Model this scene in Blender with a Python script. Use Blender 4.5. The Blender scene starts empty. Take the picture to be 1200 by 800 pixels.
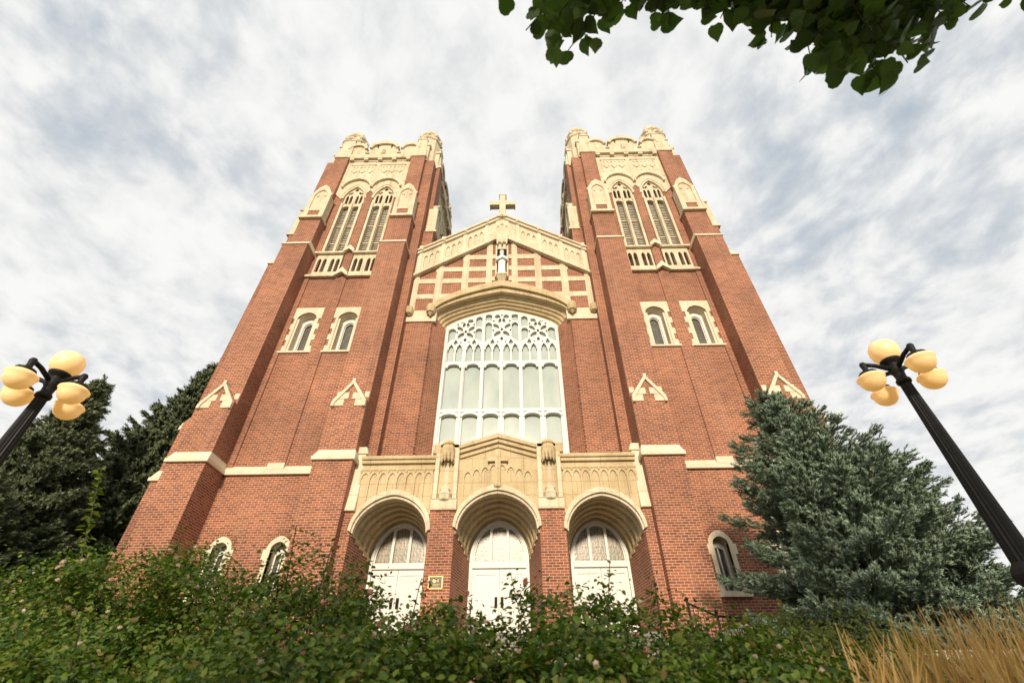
import bpy, bmesh, math, random
import numpy as np
from mathutils import Vector, Matrix
from mathutils.geometry import tessellate_polygon
R = math.radians
S = bpy.context.scene
COL = S.collection
random.seed(7)

# ------------------------------------------------------------------ camera
CAM = Vector((0.7097, 0.0, 0.0))
TH, YAW, ROLL = 0.69135, -0.01483, -0.008293
cf = Vector((math.sin(YAW)*math.cos(TH), math.cos(YAW)*math.cos(TH), math.sin(TH)))
cr = cf.cross(Vector((0, 0, 1))).normalized(); cu = cr.cross(cf)
cr2 = cr*math.cos(ROLL)+cu*math.sin(ROLL); cu2 = -cr*math.sin(ROLL)+cu*math.cos(ROLL)
camd = bpy.data.cameras.new('camera'); cam = bpy.data.objects.new('camera', camd); COL.objects.link(cam)
m = Matrix((cr2, cu2, -cf)).transposed().to_4x4(); m.translation = CAM
cam.matrix_world = m
camd.sensor_width = 36.0; camd.lens = 36.0*533/1200
camd.clip_start = 0.05; camd.clip_end = 3000
camd.dof.use_dof = True; camd.dof.focus_distance = 15.5; camd.dof.aperture_fstop = 2.2
S.camera = cam

# ------------------------------------------------------------------ light
SUN_EL, SUN_AZ = 20.0, -2.0            # azimuth measured from straight behind the camera, minus = to the left
sd = Vector((math.sin(R(SUN_AZ))*math.cos(R(SUN_EL)), -math.cos(R(SUN_AZ))*math.cos(R(SUN_EL)), math.sin(R(SUN_EL))))
sl = bpy.data.lights.new('sun', 'SUN'); so = bpy.data.objects.new('sun', sl); COL.objects.link(so)
so.rotation_euler = (-sd).to_track_quat('-Z', 'Y').to_euler()
so.location = sd*60
sl.energy = 4.1; sl.angle = R(6.0); sl.color = (1.0, 0.85, 0.66)

W = bpy.data.worlds.new('World'); S.world = W; W.use_nodes = True
nt = W.node_tree; nt.nodes.clear()
def N(t, **k):
    n = nt.nodes.new(t)
    for a, b in k.items(): setattr(n, a, b)
    return n
def L(a, b): nt.links.new(a, b)
out = N('ShaderNodeOutputWorld'); bg = N('ShaderNodeBackground'); bg.inputs[1].default_value = 0.1
sky = N('ShaderNodeTexSky', sky_type='NISHITA', sun_disc=False)
sky.sun_elevation = R(SUN_EL); sky.sun_rotation = R(180-SUN_AZ)
sky.air_density = 1.0; sky.dust_density = 1.5
tc = N('ShaderNodeTexCoord'); sep = N('ShaderNodeSeparateXYZ'); L(tc.outputs['Generated'], sep.inputs[0])
mx = N('ShaderNodeMath', operation='MAXIMUM'); L(sep.outputs[2], mx.inputs[0]); mx.inputs[1].default_value = 0.0
ad = N('ShaderNodeMath', operation='ADD'); L(mx.outputs[0], ad.inputs[0]); ad.inputs[1].default_value = 0.18
dx = N('ShaderNodeMath', operation='DIVIDE'); L(sep.outputs[0], dx.inputs[0]); L(ad.outputs[0], dx.inputs[1])
dy = N('ShaderNodeMath', operation='DIVIDE'); L(sep.outputs[1], dy.inputs[0]); L(ad.outputs[0], dy.inputs[1])
cmb = N('ShaderNodeCombineXYZ'); L(dx.outputs[0], cmb.inputs[0]); L(dy.outputs[0], cmb.inputs[1])
def noise(scale, detail, rough, dist, off, stretch=(1, 1, 1), rot=0):
    mp = N('ShaderNodeMapping'); L(cmb.outputs[0], mp.inputs[0])
    mp.inputs['Location'].default_value = off; mp.inputs['Scale'].default_value = stretch
    mp.inputs['Rotation'].default_value = (0, 0, R(rot))
    n = N('ShaderNodeTexNoise'); L(mp.outputs[0], n.inputs['Vector'])
    n.inputs['Scale'].default_value = scale; n.inputs['Detail'].default_value = detail
    n.inputs['Roughness'].default_value = rough; n.inputs['Distortion'].default_value = dist
    return n.outputs[0]
def ramp(src, a, b):
    r = N('ShaderNodeMapRange', interpolation_type='SMOOTHSTEP'); L(src, r.inputs[0])
    r.inputs[1].default_value = a; r.inputs[2].default_value = b
    return r.outputs[0]
def mth(op, a, b):
    n = N('ShaderNodeMath', operation=op)
    for i, v in enumerate((a, b)):
        if isinstance(v, (int, float)): n.inputs[i].default_value = v
        else: L(v, n.inputs[i])
    return n.outputs[0]
n_big = noise(1.1, 5, 0.55, 0.3, (3.1, 1.7, 0), (1.0, 0.8, 1), 20)
n_str = noise(4.6, 10, 0.60, 0.35, (8.0, 2.2, 0), (1.0, 0.8, 1), 30)
n_puf = noise(13.0, 6, 0.55, 0.2, (1.3, 5.2, 0), (1, 0.9, 1), 30)
cov = mth('ADD', mth('MULTIPLY', n_big, 0.55), mth('ADD', mth('MULTIPLY', n_str, 0.42), mth('MULTIPLY', n_puf, 0.12)))
cover = ramp(cov, 0.355, 0.535)          # how much cloud hides the blue
shade = ramp(mth('ADD', mth('MULTIPLY', n_str, 0.6), mth('ADD', mth('MULTIPLY', n_big, 0.3), mth('MULTIPLY', n_puf, 0.42))), 0.50, 0.76)
ccol = N('ShaderNodeMix', data_type='RGBA'); L(shade, ccol.inputs[0])
ccol.inputs[6].default_value = (6.6, 6.8, 6.95, 1); ccol.inputs[7].default_value = (9.0, 8.95, 8.75, 1)
skg = N('ShaderNodeMix', data_type='RGBA'); skg.inputs[0].default_value = 0.75
L(sky.outputs[0], skg.inputs[6]); skg.inputs[7].default_value = (4.9, 5.75, 6.6, 1)
mixc = N('ShaderNodeMix', data_type='RGBA'); L(mth('ADD', mth('MULTIPLY', cover, 0.88), 0.10), mixc.inputs[0])
L(skg.outputs[2], mixc.inputs[6]); L(ccol.outputs[2], mixc.inputs[7])
L(mixc.outputs[2], bg.inputs[0]); L(bg.outputs[0], out.inputs[0])

S.view_settings.view_transform = 'Standard'; S.view_settings.look = 'None'
S.view_settings.exposure = 0.1; S.view_settings.gamma = 1.0
S.render.engine = 'CYCLES'
S.cycles.max_bounces = 6; S.cycles.diffuse_bounces = 3; S.cycles.glossy_bounces = 2
S.cycles.transmission_bounces = 3; S.cycles.transparent_max_bounces = 6

# ------------------------------------------------------------------ materials
class NT:
    def __init__(s, name):
        s.m = bpy.data.materials.new(name); s.m.use_nodes = True
        s.t = s.m.node_tree; s.b = s.t.nodes['Principled BSDF']
    def n(s, t, **k):
        x = s.t.nodes.new(t)
        for a, b in k.items(): setattr(x, a, b)
        return x
    def l(s, a, b): s.t.links.new(a, b)
    def noise(s, vec, scale, detail=4, rough=0.55, dist=0):
        x = s.n('ShaderNodeTexNoise'); s.l(vec, x.inputs['Vector'])
        x.inputs['Scale'].default_value = scale; x.inputs['Detail'].default_value = detail
        x.inputs['Roughness'].default_value = rough; x.inputs['Distortion'].default_value = dist
        return x.outputs[0]
    def rng(s, v, a, b, c, d):
        x = s.n('ShaderNodeMapRange'); s.l(v, x.inputs[0])
        for i, q in enumerate((a, b, c, d)): x.inputs[i+1].default_value = q
        return x.outputs[0]
    def mix(s, f, a, b, mode='MIX'):
        x = s.n('ShaderNodeMix', data_type='RGBA', blend_type=mode)
        for i, v in ((0, f), (6, a), (7, b)):
            if isinstance(v, (int, float)): x.inputs[i].default_value = v
            elif isinstance(v, tuple): x.inputs[i].default_value = (*v[:3], 1)
            else: s.l(v, x.inputs[i])
        return x.outputs[2]
    def bump(s, h, strength, dist):
        x = s.n('ShaderNodeBump'); s.l(h, x.inputs['Height'])
        x.inputs['Strength'].default_value = strength; x.inputs['Distance'].default_value = dist
        s.l(x.outputs[0], s.b.inputs['Normal'])
    def pos(s): return s.n('ShaderNodeNewGeometry').outputs['Position']
    def rnd(s): return s.n('ShaderNodeNewGeometry').outputs['Random Per Island']

def mat_brick():
    k = NT('red_brick'); uv = k.n('ShaderNodeUVMap').outputs[0]
    bt = k.n('ShaderNodeTexBrick'); k.l(uv, bt.inputs['Vector'])
    bt.offset = 0.5; bt.squash = 1.0
    bt.inputs['Scale'].default_value = 1.0
    bt.inputs['Brick Width'].default_value = 0.215; bt.inputs['Row Height'].default_value = 0.0755
    bt.inputs['Mortar Size'].default_value = 0.0085; bt.inputs['Mortar Smooth'].default_value = 0.2
    bt.inputs['Bias'].default_value = 0.0
    bt.inputs['Color1'].default_value = (0.335, 0.104, 0.050, 1)
    bt.inputs['Color2'].default_value = (0.165, 0.046, 0.025, 1)
    bt.inputs['Mortar'].default_value = (0.52, 0.34, 0.215, 1)
    p = k.pos()
    big = k.rng(k.noise(p, 0.45, 5, .6), 0.3, 0.7, 0.74, 1.2)
    fine = k.rng(k.noise(p, 14, 3), 0.25, 0.75, 0.86, 1.14)
    v = k.n('ShaderNodeMath', operation='MULTIPLY'); k.l(big, v.inputs[0]); k.l(fine, v.inputs[1])
    col = k.mix(1.0, bt.outputs[0], v.outputs[0], 'MULTIPLY')
    # rain streaks and salts: long vertical stains of the wall itself
    mp = k.n('ShaderNodeMapping'); k.l(p, mp.inputs[0]); mp.inputs['Scale'].default_value = (1.3, 1.3, 0.12)
    st = k.rng(k.noise(mp.outputs[0], 1.6, 5), 0.55, 0.78, 0.0, 0.28)
    col = k.mix(st, col, (0.50, 0.28, 0.18))
    soot = k.rng(k.noise(mp.outputs[0], 2.3, 6, .65), 0.56, 0.8, 0.0, 0.5)
    col = k.mix(soot, col, (0.10, 0.04, 0.026))
    k.l(col, k.b.inputs['Base Color']); k.b.inputs['Roughness'].default_value = 0.85
    inv = k.n('ShaderNodeMath', operation='SUBTRACT'); inv.inputs[0].default_value = 1; k.l(bt.outputs[1], inv.inputs[1])
    k.bump(inv.outputs[0], 0.35, 0.008)
    return k.m

def mat_stone(name='cream_stone', c1=(0.74, 0.645, 0.475), c2=(0.63, 0.525, 0.36), joints=True, stain=0.7):
    k = NT(name); p = k.pos(); uv = k.n('ShaderNodeUVMap').outputs[0]
    col = k.mix(k.rng(k.noise(p, 1.3, 6, 0.6), 0.3, 0.7, 0, 1), c1, c2)
    mp = k.n('ShaderNodeMapping'); k.l(p, mp.inputs[0]); mp.inputs['Scale'].default_value = (2.6, 2.6, 0.25)
    st = k.rng(k.noise(mp.outputs[0], 1.5, 6, 0.65), 0.5, 0.78, 0, stain)
    col = k.mix(st, col, (0.34, 0.25, 0.14))
    pit = k.rng(k.noise(p, 38, 3), 0.3, 0.7, 0.88, 1.1)
    col = k.mix(1.0, col, pit, 'MULTIPLY')
    h = k.noise(p, 22, 4)
    if joints:
        bt = k.n('ShaderNodeTexBrick'); k.l(uv, bt.inputs['Vector']); bt.inputs['Scale'].default_value = 1
        bt.inputs['Brick Width'].default_value = 0.85; bt.inputs['Row Height'].default_value = 0.42
        bt.inputs['Mortar Size'].default_value = 0.007
        bt.inputs['Color1'].default_value = (1, 1, 1, 1); bt.inputs['Color2'].default_value = (0.9, 0.9, 0.88, 1)
        bt.inputs['Mortar'].default_value = (0.45, 0.38, 0.30, 1)
        col = k.mix(0.8, col, bt.outputs[0], 'MULTIPLY')
    k.l(col, k.b.inputs['Base Color']); k.b.inputs['Roughness'].default_value = 0.9
    k.bump(h, 0.25, 0.01)
    return k.m

def mat_simple(name, c, rough=0.6, var=0.12, scale=6, metal=0.0, c2=None):
    k = NT(name); p = k.pos()
    f = k.rng(k.noise(p, scale, 5), 0.3, 0.7, 0, 1)
    col = k.mix(f, c, c2 if c2 else tuple(x*(1-2*var) for x in c))
    k.l(col, k.b.inputs['Base Color']); k.b.inputs['Roughness'].default_value = rough
    k.b.inputs['Metallic'].default_value = metal
    if max(c) < .03: k.b.inputs['Specular IOR Level'].default_value = 0.22
    k.bump(k.noise(p, scale*6, 3), 0.12, 0.005)
    return k.m

def mat_leaf(name, cols, trans=0.25, rough=0.5, tcol=None):
    k = NT(name); r = k.rnd()
    cr_ = k.n('ShaderNodeValToRGB'); k.l(r, cr_.inputs[0])
    e = cr_.color_ramp.elements
    while len(e) < len(cols): e.new(0.5)
    for i, c in enumerate(cols):
        e[i].position = i/(len(cols)-1); e[i].color = (*c, 1)
    k.l(cr_.outputs[0], k.b.inputs['Base Color']); k.b.inputs['Roughness'].default_value = rough
    k.b.inputs['Specular IOR Level'].default_value = 0.3
    if trans:
        tr = k.n('ShaderNodeBsdfTranslucent'); ms = k.n('ShaderNodeMixShader'); ms.inputs[0].default_value = trans
        k.l(k.mix(1.0, cr_.outputs[0], tcol or (1.0, 1.25, 0.5), 'MULTIPLY'), tr.inputs[0])
        k.l(k.b.outputs[0], ms.inputs[1]); k.l(tr.outputs[0], ms.inputs[2])
        k.l(ms.outputs[0], k.t.nodes['Material Output'].inputs[0])
    return k.m

def mat_glass_pale():
    k = NT('sky_toned_protective_glass'); p = k.pos()
    mp = k.n('ShaderNodeMapping'); k.l(p, mp.inputs[0]); mp.inputs['Scale'].default_value = (0.8, 1, 0.35)
    col = k.mix(k.rng(k.noise(mp.outputs[0], 1.3, 4), 0.3, 0.7, 0, 1), (0.34, 0.40, 0.37), (0.50, 0.55, 0.50))  # pale tones put the sky's reflection into the base colour
    k.l(col, k.b.inputs['Base Color']); k.b.inputs['Roughness'].default_value = 0.12
    k.b.inputs['Specular IOR Level'].default_value = 0.8
    k.bump(k.noise(p, 1.2, 2), 0.05, 0.05)
    return k.m

def mat_leaded(name, warm=True, bright=1.0):
    k = NT(name); uv = k.n('ShaderNodeUVMap').outputs[0]
    bt = k.n('ShaderNodeTexBrick'); k.l(uv, bt.inputs['Vector']); bt.offset = 0.0
    bt.inputs['Scale'].default_value = 1
    bt.inputs['Brick Width'].default_value = 0.115; bt.inputs['Row Height'].default_value = 0.19
    bt.inputs['Mortar Size'].default_value = 0.007; bt.inputs['Mortar Smooth'].default_value = 0.0
    a = (0.27*bright, 0.20*bright, 0.095*bright) if warm else (0.07, 0.065, 0.05)
    b = (0.17*bright, 0.145*bright, 0.085*bright) if warm else (0.12, 0.11, 0.085)
    bt.inputs['Color1'].default_value = (*a, 1); bt.inputs['Color2'].default_value = (*b, 1)
    bt.inputs['Mortar'].default_value = (0.03, 0.028, 0.025, 1)
    v = k.n('ShaderNodeTexVoronoi'); k.l(k.pos(), v.inputs['Vector']); v.inputs['Scale'].default_value = 9
    col = k.mix(0.14 if warm else 0.1, bt.outputs[0], v.outputs['Color'], 'OVERLAY')
    k.l(col, k.b.inputs['Base Color']); k.b.inputs['Roughness'].default_value = 0.34
    k.b.inputs['Specular IOR Level'].default_value = 0.7
    k.bump(k.noise(k.pos(), 14, 2), 0.25, 0.02)
    return k.m

def mat_globe():
    k = NT('amber_opal_glass'); p = k.pos()
    col = k.mix(k.rng(k.noise(p, 5, 3), 0.3, 0.7, 0, 1), (0.86, 0.68, 0.42), (0.82, 0.60, 0.32))
    k.l(col, k.b.inputs['Base Color']); k.b.inputs['Roughness'].default_value = 0.3
    k.b.inputs['Subsurface Weight'].default_value = 0.15
    k.b.inputs['Subsurface Radius'].default_value = (0.1, 0.06, 0.02)
    k.b.inputs['Emission Color'].default_value = (1.0, 0.46, 0.08, 1); k.b.inputs['Emission Strength'].default_value = 0.38
    return k.m

M = dict(
    brick=mat_brick(), stone=mat_stone(), porch=mat_stone('golden_porch_stone', (0.64, 0.51, 0.31), (0.50, 0.38, 0.21), True, 0.7),
    trim=mat_stone('pale_cream_trim', (0.74, 0.65, 0.49), (0.65, 0.55, 0.39), False, 0.35),
    white=mat_simple('white_paint', (0.75, 0.73, 0.67), 0.45, 0.06, 3), glass=mat_glass_pale(),
    leaded=mat_leaded('amber_leaded_glass', True), darkglass=mat_leaded('dark_leaded_glass', False),
    louvre=mat_simple('weathered_louvre_wood', (0.52, 0.46, 0.37), 0.8, 0.25, 5), dark=mat_simple('painted_shade', (0.02, 0.018, 0.015), 0.9, 0.1),
    iron=mat_simple('black_painted_iron', (0.016, 0.015, 0.014), 0.55, 0.2, 12), globe=mat_globe(),
    statue=mat_simple('white_marble', (0.86, 0.84, 0.80), 0.5, 0.05, 4), bronze=mat_simple('dark_bronze', (0.05, 0.045, 0.045), 0.4, 0.2, 20, 0.4),
    brass=mat_simple('polished_brass', (0.62, 0.38, 0.13), 0.4, 0.15, 20, 0.3), bark=mat_simple('rough_bark', (0.11, 0.08, 0.055), 0.95, 0.3, 9),
    slate=mat_simple('grey_slate_roof', (0.12, 0.11, 0.11), 0.8, 0.2, 2), grass=mat_simple('lawn_green', (0.07, 0.10, 0.03), 0.95, 0.25, 3),
    paving=mat_simple('pale_concrete_paving', (0.26, 0.235, 0.20), 0.9, 0.12, 1.5), wallstone=mat_stone('tan_wall_stone', (0.50, 0.38, 0.24), (0.40, 0.29, 0.17), True, 0.4),
    blue_needle=mat_leaf('blue_spruce_needles', [(0.075, 0.115, 0.075), (0.15, 0.21, 0.135), (0.22, 0.29, 0.195), (0.30, 0.37, 0.26)], 0.0, 0.6),
    dark_needle=mat_leaf('dark_spruce_needles', [(0.05, 0.07, 0.035), (0.09, 0.12, 0.055), (0.15, 0.18, 0.085), (0.20, 0.22, 0.11)], 0.0, 0.6),
    rose_leaf=mat_leaf('rose_leaves', [(0.025, 0.058, 0.008), (0.045, 0.095, 0.011), (0.085, 0.15, 0.016), (0.13, 0.20, 0.022), (0.20, 0.26, 0.035), (0.16, 0.11, 0.03)], 0.3, 0.45),  # brightest greens imitate sunlit specks in the leaf colour
    red_leaf=mat_leaf('russet_leaves', [(0.08, 0.10, 0.03), (0.14, 0.06, 0.03), (0.10, 0.03, 0.025)], 0.25, 0.5),
    yellow_leaf=mat_leaf('yellow_green_leaves', [(0.10, 0.15, 0.02), (0.17, 0.21, 0.025), (0.25, 0.22, 0.03)], 0.3, 0.5),
    pink=mat_leaf('pink_petals', [(0.60, 0.22, 0.18), (0.72, 0.38, 0.30), (0.62, 0.15, 0.14)], 0.3, 0.5, (1, .8, .7)),
    pale_pink=mat_leaf('faded_cream_petals', [(0.70, 0.50, 0.36), (0.78, 0.64, 0.50), (0.62, 0.36, 0.24)], 0.3, 0.5, (1, .9, .8)),
    tree_leaf=mat_leaf('linden_leaves', [(0.05, 0.09, 0.02), (0.075, 0.125, 0.025), (0.09, 0.15, 0.028)], 0.33, 0.45),
    straw=mat_leaf('golden_straw', [(0.70, 0.47, 0.16), (0.84, 0.62, 0.27), (0.56, 0.34, 0.10), (0.52, 0.41, 0.13)], 0.2, 0.6, (1, .9, .7)),
    stem=mat_simple('woody_stems', (0.045, 0.055, 0.02), 0.8, 0.2, 10),
)

# ------------------------------------------------------------------ mesh helpers
ORIG = {}
def org(o): return ORIG[o.name] if o is not None else Vector((0, 0, 0))
class MB:
    """collects shapes given in world metres, then links them as ONE mesh object"""
    def __init__(s): s.v = []; s.f = []
    def add(s, vs, fs):
        b = len(s.v); s.v += [Vector(v) for v in vs]; s.f += [tuple(i+b for i in f) for f in fs]; return s
    def hexa(s, lo, hi):      # lo, hi: 4 points each, same winding
        return s.add(list(lo)+list(hi), [(3, 2, 1, 0), (4, 5, 6, 7), (0, 1, 5, 4), (1, 2, 6, 5), (2, 3, 7, 6), (3, 0, 4, 7)])
    def box(s, x0, x1, y0, y1, z0, z1):
        return s.hexa([(x0, y0, z0), (x1, y0, z0), (x1, y1, z0), (x0, y1, z0)], [(x0, y0, z1), (x1, y0, z1), (x1, y1, z1), (x0, y1, z1)])
    def frustum(s, a, b):     # a, b = (x0,x1,y0,y1,z)
        f = lambda q: [(q[0], q[2], q[4]), (q[1], q[2], q[4]), (q[1], q[3], q[4]), (q[0], q[3], q[4])]
        return s.hexa(f(a), f(b))
    def plate(s, outer, holes, y0, y1):     # polygon in x,z with holes, from y0 (front) to y1
        loops = [outer]+list(holes)
        flat = [p for l in loops for p in l]; n = len(flat)
        tris = tessellate_polygon([[Vector((p[0], p[1], 0)) for p in l] for l in loops])
        vs = [(p[0], y0, p[1]) for p in flat]+[(p[0], y1, p[1]) for p in flat]
        fs = [tuple(t) for t in tris]+[tuple(i+n for i in t[::-1]) for t in tris]
        k = 0
        for l in loops:
            for i in range(len(l)):
                a, b = k+i, k+(i+1) % len(l); fs.append((a, b, b+n, a+n))
            k += len(l)
        return s.add(vs, fs)
    def prism_x(s, poly, x0, x1):           # polygon in y,z along x
        n = len(poly)
        vs = [(x0, p[0], p[1]) for p in poly]+[(x1, p[0], p[1]) for p in poly]
        fs = [tuple(range(n)), tuple(range(2*n-1, n-1, -1))]+[(i, (i+1) % n, (i+1) % n+n, i+n) for i in range(n)]
        return s.add(vs, fs)
    def loft(s, rings, close=False):
        n = len(rings[0]); vs = [p for r in rings for p in r]; fs = []
        for k in range(len(rings)-1):
            for i in range(n if close else n-1):
                j = (i+1) % n; fs.append((k*n+i, k*n+j, (k+1)*n+j, (k+1)*n+i))
        return s.add(vs, fs)
    def lathe(s, prof, c, n=16, axis=Vector((0, 0, 1)), sq=1.0):
        q = Vector((0, 0, 1)).rotation_difference(axis); c = Vector(c)
        rings = [[c+q@Vector((r*math.cos(2*math.pi*i/n), r*sq*math.sin(2*math.pi*i/n), z)) for i in range(n)] for r, z in prof]
        s.loft(rings, True)
        b = len(s.v)
        s.add([c+q@Vector((0, 0, prof[0][1])), c+q@Vector((0, 0, prof[-1][1]))], [])
        base = b-len(prof)*n
        for i in range(n):
            j = (i+1) % n
            s.f.append((b, base+j, base+i)); t = base+(len(prof)-1)*n; s.f.append((b+1, t+i, t+j))
        return s
    def tube(s, pts, rad, n=8):
        pts = [Vector(p) for p in pts]; rings = []
        for i, p in enumerate(pts):
            d = (pts[min(i+1, len(pts)-1)]-pts[max(i-1, 0)]).normalized()
            a = d.orthogonal().normalized() if i == 0 else (rings_a-d*rings_a.dot(d)).normalized()
            rings_a = a; b = d.cross(a); r = rad[i] if isinstance(rad, (list, tuple)) else rad
            rings.append([p+(a*math.cos(2*math.pi*k/n)+b*math.sin(2*math.pi*k/n))*r for k in range(n)])
        b0 = len(s.v); s.loft(rings, True)
        s.f.append(tuple(b0+i for i in range(n))[::-1]); s.f.append(tuple(b0+(len(pts)-1)*n+i for i in range(n)))
        return s
    def xf(s, mat): s.v = [mat@v for v in s.v]; return s
    def join(s, o): return s.add(o.v, o.f)
    def build(s, name, mat, parent=None, at=None, smooth=False, bevel=0.0):
        o0 = Vector(at) if at is not None else org(parent)
        me = bpy.data.meshes.new(name)
        me.from_pydata([tuple(v-o0) for v in s.v], [], s.f)
        bm = bmesh.new(); bm.from_mesh(me); bmesh.ops.recalc_face_normals(bm, faces=bm.faces)
        uvl = bm.loops.layers.uv.new('UVMap')
        for f in bm.faces:
            nn = f.normal
            if abs(nn.z) > 0.8: tx, ty = Vector((1, 0, 0)), Vector((0, 1, 0))
            else:
                tx = Vector((-nn.y, nn.x, 0)); tx = tx.normalized() if tx.length > 1e-6 else Vector((1, 0, 0)); ty = Vector((0, 0, 1))
            for lp in f.loops:
                w = lp.vert.co+o0; lp[uvl].uv = (w.dot(tx), w.dot(ty))
            f.smooth = smooth
        bm.to_mesh(me); bm.free()
        o = bpy.data.objects.new(name, me); COL.objects.link(o)
        me.materials.append(M[mat] if isinstance(mat, str) else mat)
        ORIG[o.name] = o0
        if parent is not None: o.parent = parent; o.location = o0-org(parent)
        else: o.location = o0
        if bevel:
            md = o.modifiers.new('bevel', 'BEVEL'); md.width = bevel; md.segments = 1; md.limit_method = 'ANGLE'; md.angle_limit = R(50)
        return o
def thing(name, label, cat, loc, group=None):
    o = bpy.data.objects.new(name, None); COL.objects.link(o); o.location = loc
    o.empty_display_size = 0.3; ORIG[o.name] = Vector(loc); tag(o, label, cat, group); return o
def tag(o, label=None, cat=None, group=None, kind=None):
    if label: o['label'] = label
    if cat: o['category'] = cat
    if group: o['group'] = group
    if kind: o['kind'] = kind
    return o
def copy_tree(o, parent=None):
    c = o.copy(); COL.objects.link(c); c.parent = parent
    ORIG[c.name] = ORIG[o.name].copy()
    for ch in list(o.children): copy_tree(ch, c)
    return c
def arch(cx, h, spring, apex, n=10, k=0.14):
    """points of an arch from the left springing over the apex to the right springing"""
    r = apex-spring; pts = []
    if r > h*1.4:
        Rr = (h*h+r*r)/(2*h); a1 = math.atan2(r, Rr-h)
        for i in range(n+1):
            a = a1*i/n; pts.append((cx-h+Rr-Rr*math.cos(a), spring+Rr*math.sin(a)))
    else:
        for i in range(n+1):
            a = math.pi/2*i/n; sx = 1-math.cos(a)
            pts.append((cx-h+h*sx, spring+r*((1-k)*math.sin(a)+k*sx)))
    return pts+[(2*cx-x, z) for x, z in pts[-2::-1]]
def lancet(cx, h, z0, spring, apex, n=5, k=0.14): return [(cx-h, z0)]+arch(cx, h, spring, apex, n, k)+[(cx+h, z0)]
def ell(cx, cz, a, b, rot=0, n=10):
    c, s_ = math.cos(R(rot)), math.sin(R(rot))
    return [(cx+a*math.cos(t)*c-b*math.sin(t)*s_, cz+a*math.cos(t)*s_+b*math.sin(t)*c) for t in [2*math.pi*i/n for i in range(n)]]
def ring_band(outer, inner, y0, y1):
    """solid curved band between two polylines with the same number of points"""
    mb = MB(); n = len(outer)
    rings = [[(outer[i][0], y0, outer[i][1]), (inner[i][0], y0, inner[i][1]), (inner[i][0], y1, inner[i][1]), (outer[i][0], y1, outer[i][1])] for i in range(n)]
    mb.loft(rings, True); b = len(mb.v)
    mb.f += [(3, 2, 1, 0), (b-4, b-3, b-2, b-1)]
    return mb

# ------------------------------------------------------------------ ground and terrace
GZ = 0.45        # level of the church lawn
LZ = -1.25       # level of the lower ground where the camera stands
mb = MB(); mb.add([(-900, -900, LZ), (900, -900, LZ), (900, 900, LZ), (-900, 900, LZ)], [(0, 1, 2, 3)])
tag(mb.build('ground', 'grass'), kind='structure')
mb = MB().box(-60, 60, -6.5, 1.6, LZ-0.2, LZ+0.06)
tag(mb.build('pavement', 'paving'), kind='structure')
mb = MB().box(-60, 60, 6.4, 70, LZ-0.1, GZ)
tag(mb.build('lawn', 'grass'), kind='structure')
mb = MB().box(-4.0, 4.0, 7.5, 12.2, GZ-0.1, GZ+0.05)
tag(mb.build('path', 'paving'), kind='structure')
rw = MB().box(-60, 60, 6.05, 6.4, LZ-0.1, GZ-0.02).build('retaining_wall', 'wallstone', at=(0, 6.2, LZ))
tag(rw, 'low tan stone retaining wall behind the golden grasses', 'wall')
cop = MB().box(-60, 60, 6.0, 6.45, GZ-0.02, GZ+0.09).build('coping', 'trim', rw, bevel=0.015)

# ------------------------------------------------------------------ church
church = thing('church', 'red brick church with two cream trimmed bell towers, great white window and three arched doors', 'church', (0, 15, GZ))
TX, H = 7.83, 3.45
TC = Vector((-TX, 15+H, GZ))
def F(mb, k=0):  # tower local -> world, k quarter turns
    return mb.xf(Matrix.Translation((TC.x, TC.y, 0)) @ Matrix.Rotation(R(90*k), 4, 'Z'))
def tbox(u0, u1, d0, d1, z0, z1, mb=None): # d outward
    return (mb or MB()).box(u0, u1, -H-d1, -H-d0, z0, z1)
UW = 0.93
body = MB()
def face_plate(u0, u1, low):
    holes = [[(-1.56, 16.9), (1.56, 16.9), (1.56, 24.9), (-1.56, 24.9)]]
    if low:
        for s in (-1, 1):
            holes.append(lancet(s*UW, 0.43, 12.05, 13.95, 14.32))
            holes.append(lancet(s*UW, 0.245, 2.8, 4.14, 4.37))
    return MB().plate([(u0, GZ-0.3), (u1, GZ-0.3), (u1, 27.6), (u0, 27.6)], holes, -H, -H+0.75)
body.join(F(face_plate(-H, H, True)))
for k in (1, 3): body.join(F(face_plate(-H+0.75, H-0.75, False), k))
body.join(F(MB().box(-H, H, -H, -H+0.75, GZ-0.3, 27.6), 2))
body.join(F(MB().box(-H+0.7, H-0.7, -H+0.7, H-0.7, 27.2, 27.5)))
body.join(F(MB().box(-H+0.76, H-0.76, -H+0.76, H-0.76, 15.9, 16.2)))
# raised strips between and beside the window bays
for u0, u1, z0, z1 in ((-0.27, 0.27, 6.85, 16.6), (-1.82, -1.56, 6.85, 16.6), (1.56, 1.82, 6.85, 16.6)):
    body.join(F(tbox(u0, u1, -0.02, 0.055, z0, z1)))
tower = body.build('bell_tower', 'brick', church, at=TC)
tower['label'] = 'brick bell tower left of the gable'
def sub(mb, name, mat, k=0, **kw): return F(mb, k).build(name, mat, tower, **kw)
# interior darkness behind louvres, put into the colour of a plain inner box
sub(MB().box(-H+0.9, H-0.9, -H+0.9, H-0.9, 16.3, 26.9), 'belfry_shade_box', 'dark')

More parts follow.
